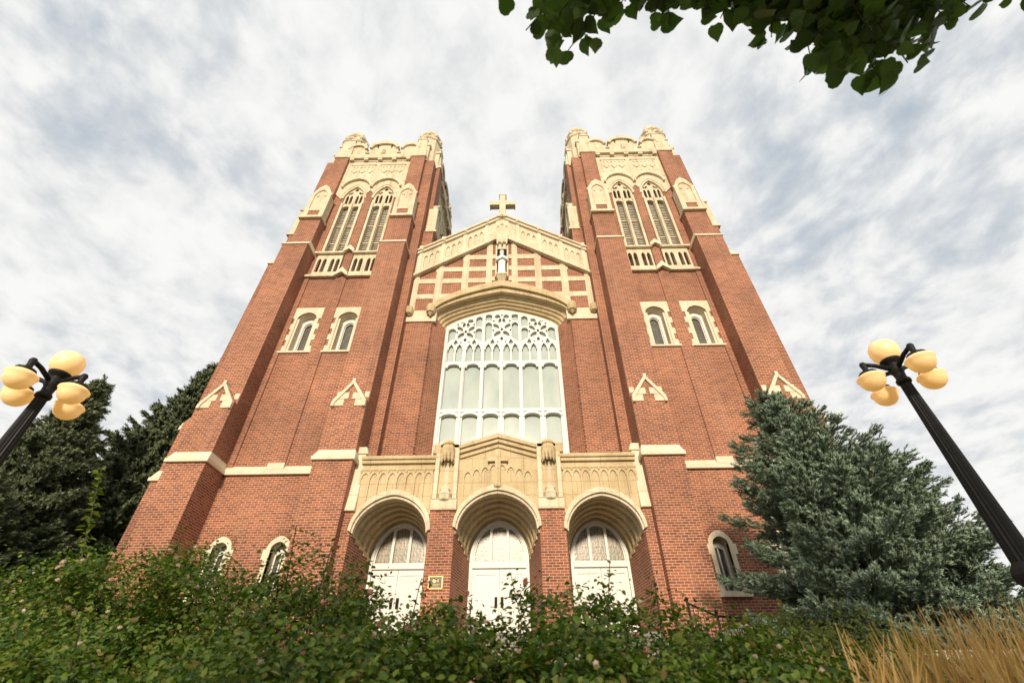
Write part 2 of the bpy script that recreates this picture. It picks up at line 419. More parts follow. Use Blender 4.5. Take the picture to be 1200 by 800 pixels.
def buttress(s, k):
    low = k != 1            # the inner face shows above the gable only
    a = lambda u0, u1: (min(s*u0, s*u1), max(s*u0, s*u1))
    mb = MB()
    def seg(u0, u1, d, z0, z1): tbox(*a(u0, u1), -0.03, d, z0, z1, mb)
    c = s*2.43
    if low: seg(1.78, 3.08, 1.13, GZ-0.3, 6.6); seg(1.80, 3.06, 1.04, 6.6, 8.95)
    if low: mb.plate([(c-0.63, 8.95), (c+0.63, 8.95), (c, 9.78)], [], -H-1.04, -H-0.8)
    seg(1.803, 3.057, 0.86, 8.95 if low else 16.6, 18.3)
    seg(1.88, 3.0, 0.56, 18.3, 20.85)
    seg(2.0, 2.88, 0.27, 20.85, 27.7)
    b = sub(mb, 'buttress', 'brick', k)
    # copings
    mb = MB(); u0, u1 = a(1.70, 3.16)
    mb.box(u0, u1, -H-1.22, -H+0.0, 6.56, 6.70); mb.frustum((u0+.02, u1-.02, -H-1.19, -H, 6.70), (u0+.10, u1-.10, -H-1.05, -H, 6.98))
    if low: sub(mb, 'coping', 'trim', k, bevel=0.012)
    mb = MB(); u0, u1 = a(1.74, 3.12)
    mb.box(u0, u1, -H-0.91, -H, 18.24, 18.31); mb.frustum((u0+.01, u1-.01, -H-0.90, -H, 18.31), (u0+.14, u1-.14, -H-0.565, -H, 18.80))
    sub(mb, 'coping', 'trim', k, bevel=0.01)
    # gablet: two raking copings with kneelers and stepped quoins
    mb = MB(); y0, y1 = -H-1.12, -H-0.85
    for t in (-1, 1):
        mb.plate([(c, 9.60), (c, 9.80), (c+t*0.60, 8.92), (c+t*0.60, 8.72), (c+t*0.52, 8.80)], [], y0, y1)
        mb.box(*sorted((c+t*0.51, c+t*0.62)), -H-1.15, -H-0.7, 8.64, 8.82)
        mb.box(*sorted((c+t*0.20, c+t*0.53)), -H-1.075, -H-0.9, 8.68, 8.96)
        mb.box(*sorted((c+t*0.07, c+t*0.40)), -H-1.078, -H-0.9, 8.965, 9.24)
        mb.box(*sorted((c+t*0.42, c+t*0.60)), -H-0.885, -H-0.6, 9.15, 9.40)
    mb.box(c-0.06, c+0.06, -H-1.13, -H-0.84, 9.64, 9.84)
    if low: sub(mb, 'gablet', 'trim', k, bevel=0.01)
    # niche panel
    mb = MB(); u0, u1 = a(1.86, 3.02); y0 = -H-0.62
    mb.box(u0-0.05, u1+0.05, -H-0.72, -H-0.1, 20.72, 20.9)
    pan = [(c-0.56, 20.9), (c+0.56, 20.9), (c+0.56, 22.95), (c+0.64, 23.05), (c+0.5, 23.2), (c+0.28, 23.72), (c, 24.0), (c-0.28, 23.72), (c-0.5, 23.2), (c-0.64, 23.05), (c-0.56, 22.95)]
    mb.plate(pan, [lancet(c, 0.36, 21.62, 22.9, 23.45), [(c-0.3, 21.0), (c+0.3, 21.0), (c+0.3, 21.45), (c-0.3, 21.45)]], y0, -H-0.55)
    mb.box(c-0.555, c+0.555, -H-0.56, -H-0.1, 20.9, 22.95); mb.box(c-0.4, c+0.4, -H-0.558, -H-0.2, 22.95, 23.5)
    for t in (-1, 1): mb.plate(ell(c+t*0.2, 22.93, 0.10, 0.06, t*30), [], -H-0.60, -H-0.55)
    sub(mb, 'niche_panel', 'stone', k, bevel=0.008)
    sub(MB().box(c-0.3, c+0.3, -H-0.58, -H-0.552, 21.0, 21.45), 'niche_brick', 'brick', k)
    # stone cap above the brickwork, leaning back to the corner turret
    mb = MB(); u0, u1 = a(1.97, 2.91)
    mb.box(u0-.03, u1+.03, -H-0.33, -H+0.3, 27.66, 27.86)
    mb.frustum((u0, u1, -H-0.29, -H+0.5, 27.86), (u0+.18, u1-.18, -H-0.10, -H+0.5, 30.2))
    mb.frustum((u0+.14, u1-.14, -H-0.15, -H+0.6, 30.2), (u0+.36, u1-.36, -H+0.15, -H+0.6, 31.0))
    sub(mb, 'buttress_cap', 'stone', k, bevel=0.015)
    return b
def mid_window(s):
    c = s*UW; mb = MB()
    head = [(c-0.70, 13.95), (c-0.70, 14.60), (c+0.70, 14.60), (c+0.70, 13.95), (c+0.44, 13.95)]+arch(c, 0.43, 13.95, 14.32)[::-1][1:-1]+[(c-0.44, 13.95)]
    mb.plate(head, [], -H-0.035, -H+0.2)
    for t in (-1, 1):
        for i in range(6):
            z0 = 12.05+i*0.3166; w = 0.70 if i == 0 else (0.66 if i % 2 == 0 else 0.54)
            mb.box(*sorted((c+t*0.425, c+t*w)), -H-0.03-0.002*(i % 2), -H+0.2, z0, z0+0.3166)
        mb.box(*sorted((c+t*0.34, c+t*0.428)), -H+0.02, -H+0.5, 12.05, 13.96)   # cream lined reveal
    ri = [[(x, -H+0.02, z) for x, z in arch(c, 0.42, 13.94, 14.31)], [(x, -H+0.5, z) for x, z in arch(c, 0.36, 13.94, 14.2)]]
    mb.loft(ri)
    mb.box(c-0.72, c+0.72, -H-0.08, -H+0.5, 11.97, 12.06)
    sub(mb, 'window_surround', 'trim')
    fr = MB().plate(lancet(c, 0.37, 12.06, 13.9, 14.25), [lancet(c, 0.235, 12.16, 13.72, 14.0)], -H+0.36, -H+0.5)
    fr.join(ring_band([(c-0.235, 12.16)]+arch(c, 0.29, 13.74, 14.06)+[(c+0.235, 12.16)], [(c-0.2, 12.16)]+arch(c, 0.2, 13.7, 13.95)+[(c+0.2, 12.16)], -H+0.42, -H+0.48))
    sub(fr, 'window_frame', 'white')
    sub(MB().plate(lancet(c, 0.36, 12.06, 13.9, 14.2), [], -H+0.5, -H+0.53), 'window_pane', 'darkglass')
def low_window(s):
    c = s*UW; mb = MB()
    o = [(c-0.37, 2.80)]+arch(c, 0.37, 4.14, 4.53)+[(c+0.37, 2.80)]; i_ = [(c-0.235, 2.80)]+arch(c, 0.235, 4.14, 4.35)+[(c+0.235, 2.80)]
    mb.join(ring_band(o, i_, -H-0.03, -H+0.15))
    for t in (-1, 1):
        for z0 in (2.83, 3.82): mb.box(*sorted((c+t*0.365, c+t*0.46)), -H-0.027, -H+0.1, z0, z0+0.3)
    mb.box(c-0.50, c+0.50, -H-0.09, -H+0.45, 2.66, 2.80)
    rl = [[(x, -H+0.0, z) for x, z in i_], [(x, -H+0.5, z) for x, z in i_]]; mb.loft(rl)
    sub(mb, 'window_surround', 'trim')
    va = MB()       # brick soldier arch over the stone head
    oo = arch(c, 0.50, 4.2, 4.70); oi = arch(c, 0.375, 4.2, 4.535)
    for q in range(len(oo)-1):
        f = lambda a, b, t: (a[0]+(b[0]-a[0])*t, a[1]+(b[1]-a[1])*t)
        p = [f(oo[q], oo[q+1], .08), f(oo[q], oo[q+1], .92), f(oi[q], oi[q+1], .92), f(oi[q], oi[q+1], .08)]
        va.plate(p, [], -H-0.02, -H+0.1)
    sub(va, 'brick_arch', 'brick')
    fr = MB().plate(lancet(c, 0.235, 2.81, 4.1, 4.31), [[(c-0.17, 2.9), (c-0.02, 2.9), (c-0.02, 4.12), (c-0.17, 4.02)], [(c+0.02, 2.9), (c+0.17, 2.9), (c+0.17, 4.02), (c+0.02, 4.12)]], -H+0.33, -H+0.42)
    sub(fr, 'window_frame', 'white')
    sub(MB().plate(lancet(c, 0.23, 2.82, 4.1, 4.29), [], -H+0.42, -H+0.45), 'window_pane', 'darkglass')
def belfry(k):
    WU, WH = 0.88, 0.665
    # brick pilaster between the two windows, brick flanks already part of the wall
    mb = tbox(-0.215, 0.215, -0.6, 0.03, 16.9, 24.3)
    for s in (-1, 1): tbox(*sorted((s*1.45, s*1.6)), -0.6, -0.02, 16.9, 24.3, mb)
    sub(mb, 'pilaster', 'brick', k)
    # cream field over the windows
    path = [(-2.02, 23.85), (-1.62, 23.35)]+arch(-WU, WH+.06, 23.45, 24.82)+[(-0.2, 23.9), (0, 24.2), (0.2, 23.9)]+arch(WU, WH+.06, 23.45, 24.82)+[(1.62, 23.35), (2.02, 23.85), (2.02, 27.45), (-2.02, 27.45)]
    mb = MB().plate(path, [], -H-0.075, -H+0.5)
    for g in (-1, 1):           # blind tracery: ribs and cusped heads
        for i in range(4): mb.box(g*0.93-0.72+i*0.48-0.035, g*0.93-0.72+i*0.48+0.035, -H-0.095, -H-0.07, 25.75, 26.9)
        for i in range(3):
            cx = g*0.93-0.48+i*0.48
            mb.plate([(cx-.24, 26.3), (cx+.24, 26.3), (cx+.24, 26.98), (cx-.24, 26.98)], [lancet(cx-.11, .08, 26.4, 26.66, 26.8), lancet(cx+.11, .08, 26.4, 26.66, 26.8)], -H-0.105, -H-0.07)
            mb.plate([(cx-.14, 26.30), (cx-.05, 26.12), (cx+.05, 26.12), (cx+.14, 26.30)], [], -H-0.125, -H-0.07)
        mb.box(g*0.93-0.80, g*0.93+0.80, -H-0.14, -H-0.07, 26.98, 27.05)
    for u in (-1.9, 0, 1.9): mb.box(u-0.07, u+0.07, -H-0.10, -H-0.07, 25.1, 27.3)
    sub(mb, 'belfry_panel', 'stone', k)
    for s in (-1, 1):
        c = s*WU
        hm = ring_band(arch(c, 0.92, 24.45, 25.42, 8), arch(c, 0.80, 24.42, 25.28, 8), -H-0.22, -H-0.06)
        sub(hm, 'hood_mould', 'stone', k)
        # stone frame with tracery
        holes = []
        for t in (-1, 1):
            q = c+t*0.29
            holes.append(lancet(q, 0.205, 18.62, 22.62, 22.78, 4))
            for e in (-1, 1): holes.append(lancet(q+e*0.115, 0.075, 23.02, 23.62, 23.86, 4))
            holes.append(ell(q-t*0.03, 24.08, 0.075, 0.15, t*38, 8))
            holes.append(ell(q+t*0.09, 24.04, 0.05, 0.11, t*12, 8))
        holes.append([(c, 24.25), (c+0.14, 24.42), (c, 24.6), (c-0.14, 24.42)])
        fr = MB().plate(lancet(c, WH, 18.5, 23.45, 24.78, 10), holes, -H+0.06, -H+0.26)
        for u in (-0.56, 0.0, 0.56): fr.box(c+u-0.065, c+u+0.065, -H-0.03, -H+0.07, 18.52, 23.0)
        fr.join(ring_band(arch(c, WH+.055, 23.45, 24.81, 10), arch(c, WH-.06, 23.45, 24.66, 10), -H-0.05, -H+0.08))
        w = sub(fr, 'belfry_window', 'stone', k)
        lv = MB()
        for i in range(29):
            z = 18.55+i*0.152
            lv.box(c-.56, c+.56, -H+0.27, -H+0.30, z, z+.085); lv.hexa([(c-.56, -H+0.30, z+.02), (c+.56, -H+0.30, z+.02), (c+.56, -H+0.42, z+.15), (c-.56, -H+0.42, z+.15)], [(c-.56, -H+0.30, z+.04), (c+.56, -H+0.30, z+.04), (c+.56, -H+0.42, z+.17), (c-.56, -H+0.42, z+.17)])
        sub(lv, 'louvre', 'louvre', k)
        for z in (19.55, 21.05): sub(MB().box(c-.56, c+.56, -H+0.21, -H+0.28, z, z+.07), 'louvre_rail', 'trim', k)
        # open balustrade panel below the sill
        hs = [lancet(s*0.92+q, 0.095, 17.05, 17.85, 18.05, 4) for q in (-0.47, -0.2, 0.2, 0.47)]
        mb = MB().plate([(s*0.92-0.65, 16.9), (s*0.92+0.65, 16.9), (s*0.92+0.65, 18.35), (s*0.92-0.65, 18.35)], hs, -H-0.05, -H+0.22)
        sub(mb, 'balustrade', 'stone', k)
        lv = MB()
        for i in range(9):
            z = 16.95+i*0.15; lv.box(c-.6, c+.62, -H+0.27, -H+0.33, z, z+.05)
        sub(lv, 'louvre', 'louvre', k)
        sl_ = MB().prism_x([(-H-0.2, 18.34), (-H-0.2, 18.45), (-H-0.0, 18.62), (-H+0.25, 18.62), (-H+0.25, 18.34)], *sorted((s*0.2, s*1.72)))
        sub(sl_, 'sill', 'stone', k, bevel=0.01)
        sl_ = MB().prism_x([(-H-0.17, 16.62), (-H-0.17, 16.74), (-H-0.05, 16.9), (-H+0.2, 16.9), (-H+0.2, 16.62)], *sorted((s*0.25, s*1.79)))
        sub(sl_, 'string_course', 'stone', k, bevel=0.01)
    gb = MB().plate([(-0.33, 16.58), (-0.33, 16.78), (0, 17.2), (0.33, 16.78), (0.33, 16.58), (0, 16.86)], [], -H-0.24, -H-0.02)
    sub(gb, 'gablet', 'trim', k)
    gb = MB().plate([(-0.28, 18.36), (-0.28, 18.58), (0, 18.92), (0.28, 18.58), (0.28, 18.36), (0, 18.62)], [], -H-0.24, -H-0.02)
    sub(gb, 'gablet', 'trim', k)
def crown(k):
    mb = MB()
    mb.box(-2.05, 2.05, -H-0.28, -H+0.35, 27.62, 28.05); mb.box(-2.03, 2.03, -H-0.12, -H+0.3, 27.45, 27.62)
    for i in range(5): mb.box(-1.8+i*0.9-0.14, -1.8+i*0.9+0.14, -H-0.26, -H-0.1, 27.44, 27.63)
    sub(mb, 'cornice', 'stone', k, bevel=0.012)
    pts = [(-2.1, 28.05), (2.1, 28.05), (2.1, 29.2)]+arch(1.75, 0.62, 29.0, 29.55, 5)[::-1][4:]+[(1.13, 28.5), (0.93, 28.5)]+arch(0, 0.93, 29.1, 29.75, 7, 0.0)[::-1]+[(-0.93, 28.5), (-1.13, 28.5)]+arch(-1.75, 0.62, 29.0, 29.55, 5)[::-1][:7]+[(-2.1, 29.2)]
    mb = MB().plate(pts, [], -H-0.1, -H+0.2)
    mb.join(ring_band(arch(0, 0.98, 29.1, 29.85, 8, 0), arch(0, 0.78, 29.02, 29.55, 8, 0), -H-0.24, -H+0.24))
    for s in (-1, 1):
        mb.join(ring_band(arch(s*1.75, 0.66, 28.98, 29.66, 6, 0), arch(s*1.75, 0.48, 28.92, 29.38, 6, 0), -H-0.23, -H+0.23))
        mb.box(*sorted((s*0.90, s*1.16)), -H-0.2, -H+0.24, 28.42, 28.54)
        for q in (-0.45, 0.45): mb.box(s*0.0+q-0.03, q+0.03, -H-0.18, -H-0.09, 29.15, 29.52)
    mb.lathe([(0.02, 28.2), (0.14, 28.35), (0.17, 28.7), (0.10, 28.95), (0.02, 29.05)], (0, -H-0.12, 0), 8)
    sub(mb, 'parapet', 'stone', k, bevel=0.01)
for k in (0, 1, 3):
    for s in (-1, 1): buttress(s, k)
    belfry(k); crown(k)
for s in (-1, 1): mid_window(s); low_window(s)
mb = MB().prism_x([(-H-0.12, 6.56), (-H-0.12, 6.72), (-H+0.0, 6.9), (-H+0.1, 6.9), (-H+0.1, 6.56)], -1.79, 1.79); mb.box(-0.3, 0.3, -H-0.13, -H, 6.72, 6.97)
sub(mb, 'string_course', 'trim', bevel=0.01)
for sx in (-1, 1):
    for sy in (-1, 1):
        mb = MB(); c = (sx*2.62, sy*2.62, 0)
        mb.lathe([(0.82, 27.6), (0.82, 30.7), (0.92, 30.8), (0.92, 30.95), (0.70, 31.15), (0.66, 31.6), (0.76, 31.7), (0.74, 31.85), (0.52, 32.25), (0.42, 32.6), (0.22, 32.75), (0.05, 32.85)], c, 8)
        for i in range(8):
            a = R(45*i); mb.lathe([(0.02, 31.2), (0.15, 31.3), (0.17, 31.5), (0.05, 31.65)], (c[0]+0.72*math.cos(a), c[1]+0.72*math.sin(a), 0), 6)
        # bracketed corner blocks hugging the turret
        for (ax, ay) in ((sx, 0), (0, sy)):
            bx, by = c[0]+ax*0.72, c[1]+ay*0.72
            wx, wy = (0.22, 0.36) if ax else (0.36, 0.22)
            mb.box(bx-wx, bx+wx, by-wy, by+wy, 27.5, 29.3)
            mb.box(bx-wx-.06, bx+wx+.06, by-wy-.06, by+wy+.06, 29.3, 29.5)
        sub(mb, 'corner_turret', 'stone', bevel=0.012)
        sl2 = MB()
        for (ax, ay) in ((-sx, 0), (0, sy), (sx, 0)):
            a = Vector((ax, ay, 0)); cc = Vector(c)+a*0.765
            sl2.box(cc.x-0.06, cc.x+0.06, cc.y-0.06, cc.y+0.06, 29.7, 30.7)
        sub(sl2, 'turret_slit_shade', 'dark')  # dark boxes paint the shade of slit recesses that are not cut
tower2 = copy_tree(tower, church); tower2.scale = (-1, 1, 1)     # mirrored, so its inner side faces the gable too
tower2.location = (TX, tower.location.y, tower.location.z)
tower2['label'] = 'brick bell tower right of the gable'

# ------------------------------------------------------------------ nave front
NY = 15.4
def part(mb, name, mat, parent=church, **kw): return mb.build(name, mat, parent, **kw)
HW = 4.5
# brick wall with the recess for the window; a plate with a splayed jamb behind it
rec = [(-3.19, 7.6)]+arch(0, 3.17, 14.42, 15.79, 14, .42)+[(3.19, 7.6)]
wall = MB().plate([(-HW, 6.2), (-3.19, 6.2), *rec[0:1], *rec[1:-1], *rec[-1:], (3.19, 6.2), (HW, 6.2), (HW, 18.4), (0, 21.3), (-HW, 18.4)], [], NY, NY+0.4)
nave = part(wall, 'gable_wall', 'brick', at=(0, NY, GZ))
def nsub(mb, name, mat, **kw): return mb.build(name, mat, nave, **kw)
for s in (-1, 1):
    jb = MB()
    jb.hexa([(s*3.19, NY+0.01, 6.3), (s*2.62, 16.05, 6.3), (s*2.62, 16.4, 6.3), (s*3.6, 16.4, 6.3)], [(s*3.19, NY+0.01, 14.44), (s*2.62, 16.05, 14.05), (s*2.62, 16.4, 14.05), (s*3.6, 16.4, 14.5)])
    for i in range(14*4):        # toothed brick corner
        z = 7.4+i*0.12
        if z < 13.9: jb.box(*sorted((s*3.14, s*3.215)), NY-0.02, NY+0.03, z, z+0.055)
    nsub(jb, 'window_jamb', 'brick')
# body of the church behind
part(MB().box(-4.3, 4.3, 16.5, 46, GZ-0.3, 16.5).plate([(-4.3, 16.5), (4.3, 16.5), (0, 19.3)], [], 16.5, 46), 'nave', 'brick')
part(MB().box(-10.5, 10.5, 22.0, 46, GZ-0.3, 12), 'aisle_wall', 'brick')
mb = MB()
for s in (-1, 1): mb.hexa([(s*0, 16.3, 19.35), (s*4.9, 16.3, 16.2), (s*4.9, 46.3, 16.2), (0, 46.3, 19.35)], [(s*0, 16.3, 19.6), (s*4.9, 16.3, 16.45), (s*4.9, 46.3, 16.45), (0, 46.3, 19.6)])
part(mb, 'roof', 'slate')
# moulded window head
def zarch(h, sp, ap): return arch(0, h, sp, ap, 14, .42)
orders = []
A0, A1 = (3.16, 14.42, 15.78, NY-0.02), (2.60, 14.02, 15.22, 16.06)
n = 5
for i in range(n):
    t0, t1 = i/n, (i+1)/n
    f = lambda t: tuple(A0[q]+(A1[q]-A0[q])*t for q in range(4))
    a, b = f(t0), f(t1)
    orders.append([(x, a[3], z) for x, z in zarch(a[0], a[1], a[2])])
    orders.append([(x, a[3]+(b[3]-a[3])*0.75, z) for x, z in zarch(a[0]-0.03, a[1]-0.02, a[2]-0.02)])
    orders.append([(x, b[3]-0.03, z) for x, z in zarch(b[0]+0.03, b[1]+0.03, b[2]+0.03)])
    orders.append([(x, b[3], z) for x, z in zarch(b[0], b[1], b[2])])
mb = MB().loft(orders)
mb.join(ring_band(zarch(3.30, 14.62, 16.40), zarch(3.15, 14.40, 16.02), NY-0.28, NY+0.1))
mb.join(ring_band(zarch(3.22, 14.46, 16.04), zarch(3.13, 14.32, 15.76), NY-0.14, NY+0.2))
for s in (-1, 1):
    mb.lathe([(0.03, -0.32), (0.2, -0.24), (0.24, 0.0), (0.2, 0.2), (0.05, 0.27)], (s*3.26, NY-0.2, 14.62), 9)
    mb.lathe([(0.03, -0.42), (0.12, -0.3), (0.10, -0.2)], (s*3.26, NY-0.2, 14.62), 8)
    mb.lathe([(0.03, -0.3), (0.17, -0.22), (0.2, 0.0), (0.17, 0.18), (0.04, 0.25)], (s*4.27, NY-0.16, 14.58), 9)
nsub(mb, 'window_hood', 'porch')
# stone band and grid of the gable
for s in (-1, 1): nsub(MB().box(*sorted((s*3.0, s*4.5)), NY-0.07, NY+0.1, 13.98, 14.62), 'stone_band', 'trim')
def rakez(x): return 16.98+(19.98-16.98)*(1-abs(x)/4.36)      # lower moulding of the parapet
def hoodz(x):
    pts = zarch(3.30, 14.62, 16.36); x = max(-3.29, min(3.29, x))
    for (a, b) in zip(pts[:-1], pts[1:]):
        if a[0] <= x <= b[0]: return a[1]+(b[1]-a[1])*(x-a[0])/(b[0]-a[0]+1e-9)
    return 14.6
mb = MB()
for x, w in ((4.22, .13), (3.10, .17), (1.82, .16), (0.64, .15)):
    for s in (-1, 1):
        zb = 14.6 if x > 3 else hoodz(x)-0.1
        mb.box(s*x-w, s*x+w, NY-0.045, NY+0.05, zb, rakez(x)+0.1)
        mb.box(s*x-w*0.5, s*x+w*0.5, NY-0.085, NY-0.04, zb, rakez(x)-0.02)
bays = [(0.79, 1.66), (1.98, 2.93), (3.27, 4.09)]
rows = [(14.58, 14.7), (15.46, 15.78), (16.53, 16.85), (17.37, 17.69), (18.27, 18.6)]
for x0, x1 in bays:
    for z0, z1 in rows:
        xm = x0 if x0 < 3 else x0
        if z1 > rakez(x0): continue
        if z1 < hoodz(x1)+0.05 and x0 < 3.1 and z1 < hoodz(x0): 
            if z1 < hoodz((x0+x1)/2): continue
        xr = min(x1, 4.36*(1-(z1-16.98)/3.0)) if z1 > 16.98 else x1
        for s in (-1, 1): mb.box(*sorted((s*x0, s*xr)), NY-0.03, NY+0.05, z0, z1)
for s in (-1, 1):       # short ties either side of the niche
    for z in (16.62, 17.4, 18.28): mb.box(*sorted((s*0.34, s*0.5)), NY-0.055, NY+0.05, z, z+.3)
nsub(mb, 'stone_grid', 'stone')
# parapet with blind lancets, lower moulding and coping
def rk(off): return lambda x: 18.72+(21.72-18.72)*(1-abs(x)/4.42)+off
for s in (-1, 1):
    lo = [(s*4.42, 16.9), (0, 19.94)]; 
    holes = []
    groups = [(0.98, 1.85), (2.12, 2.98), (3.22, 4.05)]
    for g0, g1 in groups:
        for i in range(3):
            x = g0+(g1-g0)*(i+0.5)/3; zt = rk(0)(x)-0.52
            holes.append([(s*p, q) for p, q in lancet(x, 0.095, zt-0.95, zt-0.25, zt, 4)])
    mb = MB().plate([(0, 19.94), (s*4.42, 16.9), (s*4.42, 18.62), (0, 21.62)], holes, NY-0.12, NY+0.02)
    mb.plate([(0, 19.95), (s*4.40, 16.92), (s*4.40, 18.58), (0, 21.58)], [], NY-0.055, NY-0.02)
    nsub(mb, 'parapet', 'stone')
    mm = MB()
    mm.plate([(0, 19.86), (s*4.46, 16.82), (s*4.46, 16.98), (0, 20.04)], [], NY-0.26, NY+0.02)
    mm.plate([(0, 20.04), (s*4.46, 16.985), (s*4.46, 17.06), (0, 20.12)], [], NY-0.19, NY+0.02)
    nsub(mm, 'string_course', 'stone')
    cp = MB().plate([(0, 21.54), (s*4.46, 18.52), (s*4.46, 18.68), (0, 21.72)], [], NY-0.24, NY+0.55)
    cp.plate([(0, 21.722), (s*4.46, 18.682), (s*4.46, 18.78), (0, 21.84)], [], NY-0.33, NY+0.6)
    for x in (0.85, 2.0, 3.1, 4.2):
        z = rk(0.05)(x); cp.box(s*x-0.10, s*x+0.10, NY-0.30, NY+0.1, z-0.1, z+0.2)
        cp.box(s*x-0.085, s*x+0.085, NY-0.17, NY, rakez(x)+0.05, z-0.15)
    nsub(cp, 'gable_coping', 'trim')
mb = MB().plate([(-0.36, 20.0), (0.36, 20.0), (0.36, 21.3), (0, 21.58), (-0.36, 21.3)], [lancet(x, 0.08, 20.35, z-.2, z, 4) for x, z in ((-0.24, 20.9), (0, 21.1), (0.24, 20.9))], NY-0.17, NY-0.03)
nsub(mb, 'parapet_centre', 'stone')
mb = MB(); cz = 21.75
mb.frustum((-0.38, 0.38, NY-0.35, NY+0.4, 21.55), (-0.2, 0.2, NY-0.17, NY+0.23, 22.05))
mb.box(-0.18, 0.18, NY-0.15, NY+0.21, 22.05, 23.95)
mb.box(-0.70, -0.18, NY-0.148, NY+0.208, 22.95, 23.32); mb.box(0.18, 0.70, NY-0.148, NY+0.208, 22.95, 23.32)
for s in (-1, 1): mb.box(*sorted((s*0.68, s*0.74)), NY-0.17, NY+0.23, 22.90, 23.37)
mb.box(-0.22, 0.22, NY-0.17, NY+0.23, 23.9, 23.98)
nsub(mb, 'roof_cross', 'stone', bevel=0.02)
# statue niche
mb = MB()
for s in (-1, 1): mb.box(*sorted((s*0.25, s*0.33)), NY-0.17, NY+0.02, 16.8, 19.2)
mb.frustum((-0.24, 0.24, NY-0.20, NY, 19.45), (-0.31, 0.31, NY-0.27, NY, 19.62)); mb.frustum((-0.31, 0.31, NY-0.27, NY, 19.62), (-0.27, 0.27, NY-0.24, NY, 19.95))
mb.frustum((-0.27, 0.27, NY-0.24, NY, 19.95), (-0.12, 0.12, NY-0.16, NY, 20.2)); mb.box(-.24, .24, NY-.08, NY, 19.0, 19.45)
for x in (-0.24, 0, 0.24): mb.lathe([(0.02, 19.2), (0.05, 19.3), (0.06, 19.6), (0.04, 19.9), (0.01, 20.05)], (x, NY-0.25, 0), 6)
mb.frustum((-0.12, 0.12, NY-0.15, NY, 16.35), (-0.27, 0.27, NY-0.40, NY, 16.70)); mb.box(-0.28, 0.28, NY-0.42, NY, 16.70, 16.80)
nsub(mb, 'statue_niche', 'stone')
nsub(MB().box(-0.25, 0.25, NY-0.06, NY-0.004, 16.8, 19.5), 'niche_shade', 'dark')  # near-black sheet paints the shade inside the niche

# great window
GY = 16.02
def ap(x): # inner edge of window head at x
    pts = zarch(2.60, 14.02, 15.22); x = max(-2.59, min(2.59, x))
    for (a, b) in zip(pts[:-1], pts[1:]):
        if a[0] <= x <= b[0]: return a[1]+(b[1]-a[1])*(x-a[0])/(b[0]-a[0]+1e-9)
    return 14.0
pitch = 0.842; hw = 0.352
cen = [(-2.5+i)*pitch for i in range(6)]
holes = []
for i, c in enumerate(cen):
    holes.append(lancet(c, hw, 7.75, 9.36, 9.52, 5, 0))
    holes.append([(c-hw, 9.72), (c+hw, 9.72), (c+hw, 11.84), (c+hw-.1, 11.84)]+[(x, z) for x, z in arch(c, hw-.1, 11.9, 12.0, 4, 0)][::-1]+[(c-hw+.1, 11.84), (c-hw, 11.84)])
    for e in (-1, 1):
        q = c+e*0.188
        holes.append([(q-.155, 12.16), (q+.155, 12.16), (q+.155, 12.84), (q+.105, 12.88), (q+.12, 12.97), (q, 13.16), (q-.12, 12.97), (q-.105, 12.88), (q-.155, 12.84)])
    holes.append([(c, 13.06), (c+.11, 13.22), (c, 13.44), (c-.11, 13.22)])
for g in (-1, 0, 1):
    gx = g*2*pitch
    for e in (-1, 1):
        xo = gx+e*0.62; top = min(ap(xo-.13), ap(xo+.13))-0.12
        if g == 0:
            holes.append([(xo-.165, 13.5), (xo+e*.19, 13.24), (xo+.165, 13.5)][::1]+[(xo+.165, 14.25)]+arch(xo, .165, 14.25, 14.46, 4)[::-1][1:-1]+[(xo-.165, 14.25)]); holes.append([(xo-.16, 14.58), (xo+.16, 14.54), (xo+.16, top-.0), (xo, top+.05), (xo-.16, top+.0)])
        else:
            zz = 13.40
            holes.append([(xo-.165, 13.5), (xo+e*.19, 13.24), (xo+.165, 13.5)]+arch(xo, .165, min(13.95, top-.14), min(14.1, top), 4)[::-1])
            if top > 14.5: holes.append(lancet(xo, .165, 14.18, top-.14, top+.05, 4))
        lift = 0.25 if g == 0 else 0.0
        holes.append(ell(gx+e*0.21, 13.67+lift*.3, 0.12, 0.215, e*40, 9))
        holes.append(ell(gx+e*0.265, 14.07+lift*.55, 0.11, 0.20, -e*42, 9))
        holes.append(ell(gx+e*0.095, 14.30+lift*1.0, 0.075, 0.16, e*8, 9))
        tp = min(ap(gx+e*.3), ap(gx+e*.1))-0.1
        if tp > 14.45+lift: holes.append([(gx+e*0.05, 14.48+lift), (gx+e*0.2, 14.42+lift), (gx+e*0.36, 14.50+lift*.9), (gx+e*0.34, min(tp, 14.66+lift)), (gx+e*0.18, min(tp+.02, 14.74+lift)), (gx+e*0.06, min(tp+.02, 14.62+lift))])
for g in (-1, 0, 1):
    gx = g*2*pitch; lf = .25 if g == 0 else 0
    holes += [ell(gx, 13.40+lf*.2, .075, .11, 0, 8), ell(gx, 13.90+lf*.45, .06, .10, 0, 8), ell(gx, 14.66+lf, .05, .07, 0, 6)]
    for e in (-1, 1): holes += [ell(gx+e*.40, 13.86+lf*.4, .05, .085, 0, 6), [(gx+e*.12, 13.22), (gx+e*.22, 13.22), (gx+e*.2, 13.34)], ell(gx+e*.38, 14.34+lf*.8, .05, .07, 0, 6), [(gx+e*.78, 13.22), (gx+e*.81, 13.5), (gx+e*.70, 13.22)]]
def inside(p, poly):
    r = False
    for (ax, az), (bx, bz) in zip(poly, poly[1:]+poly[:1]):
        if (az > p[1]) != (bz > p[1]) and p[0] < (bx-ax)*(p[1]-az)/(bz-az)+ax: r = not r
    return r
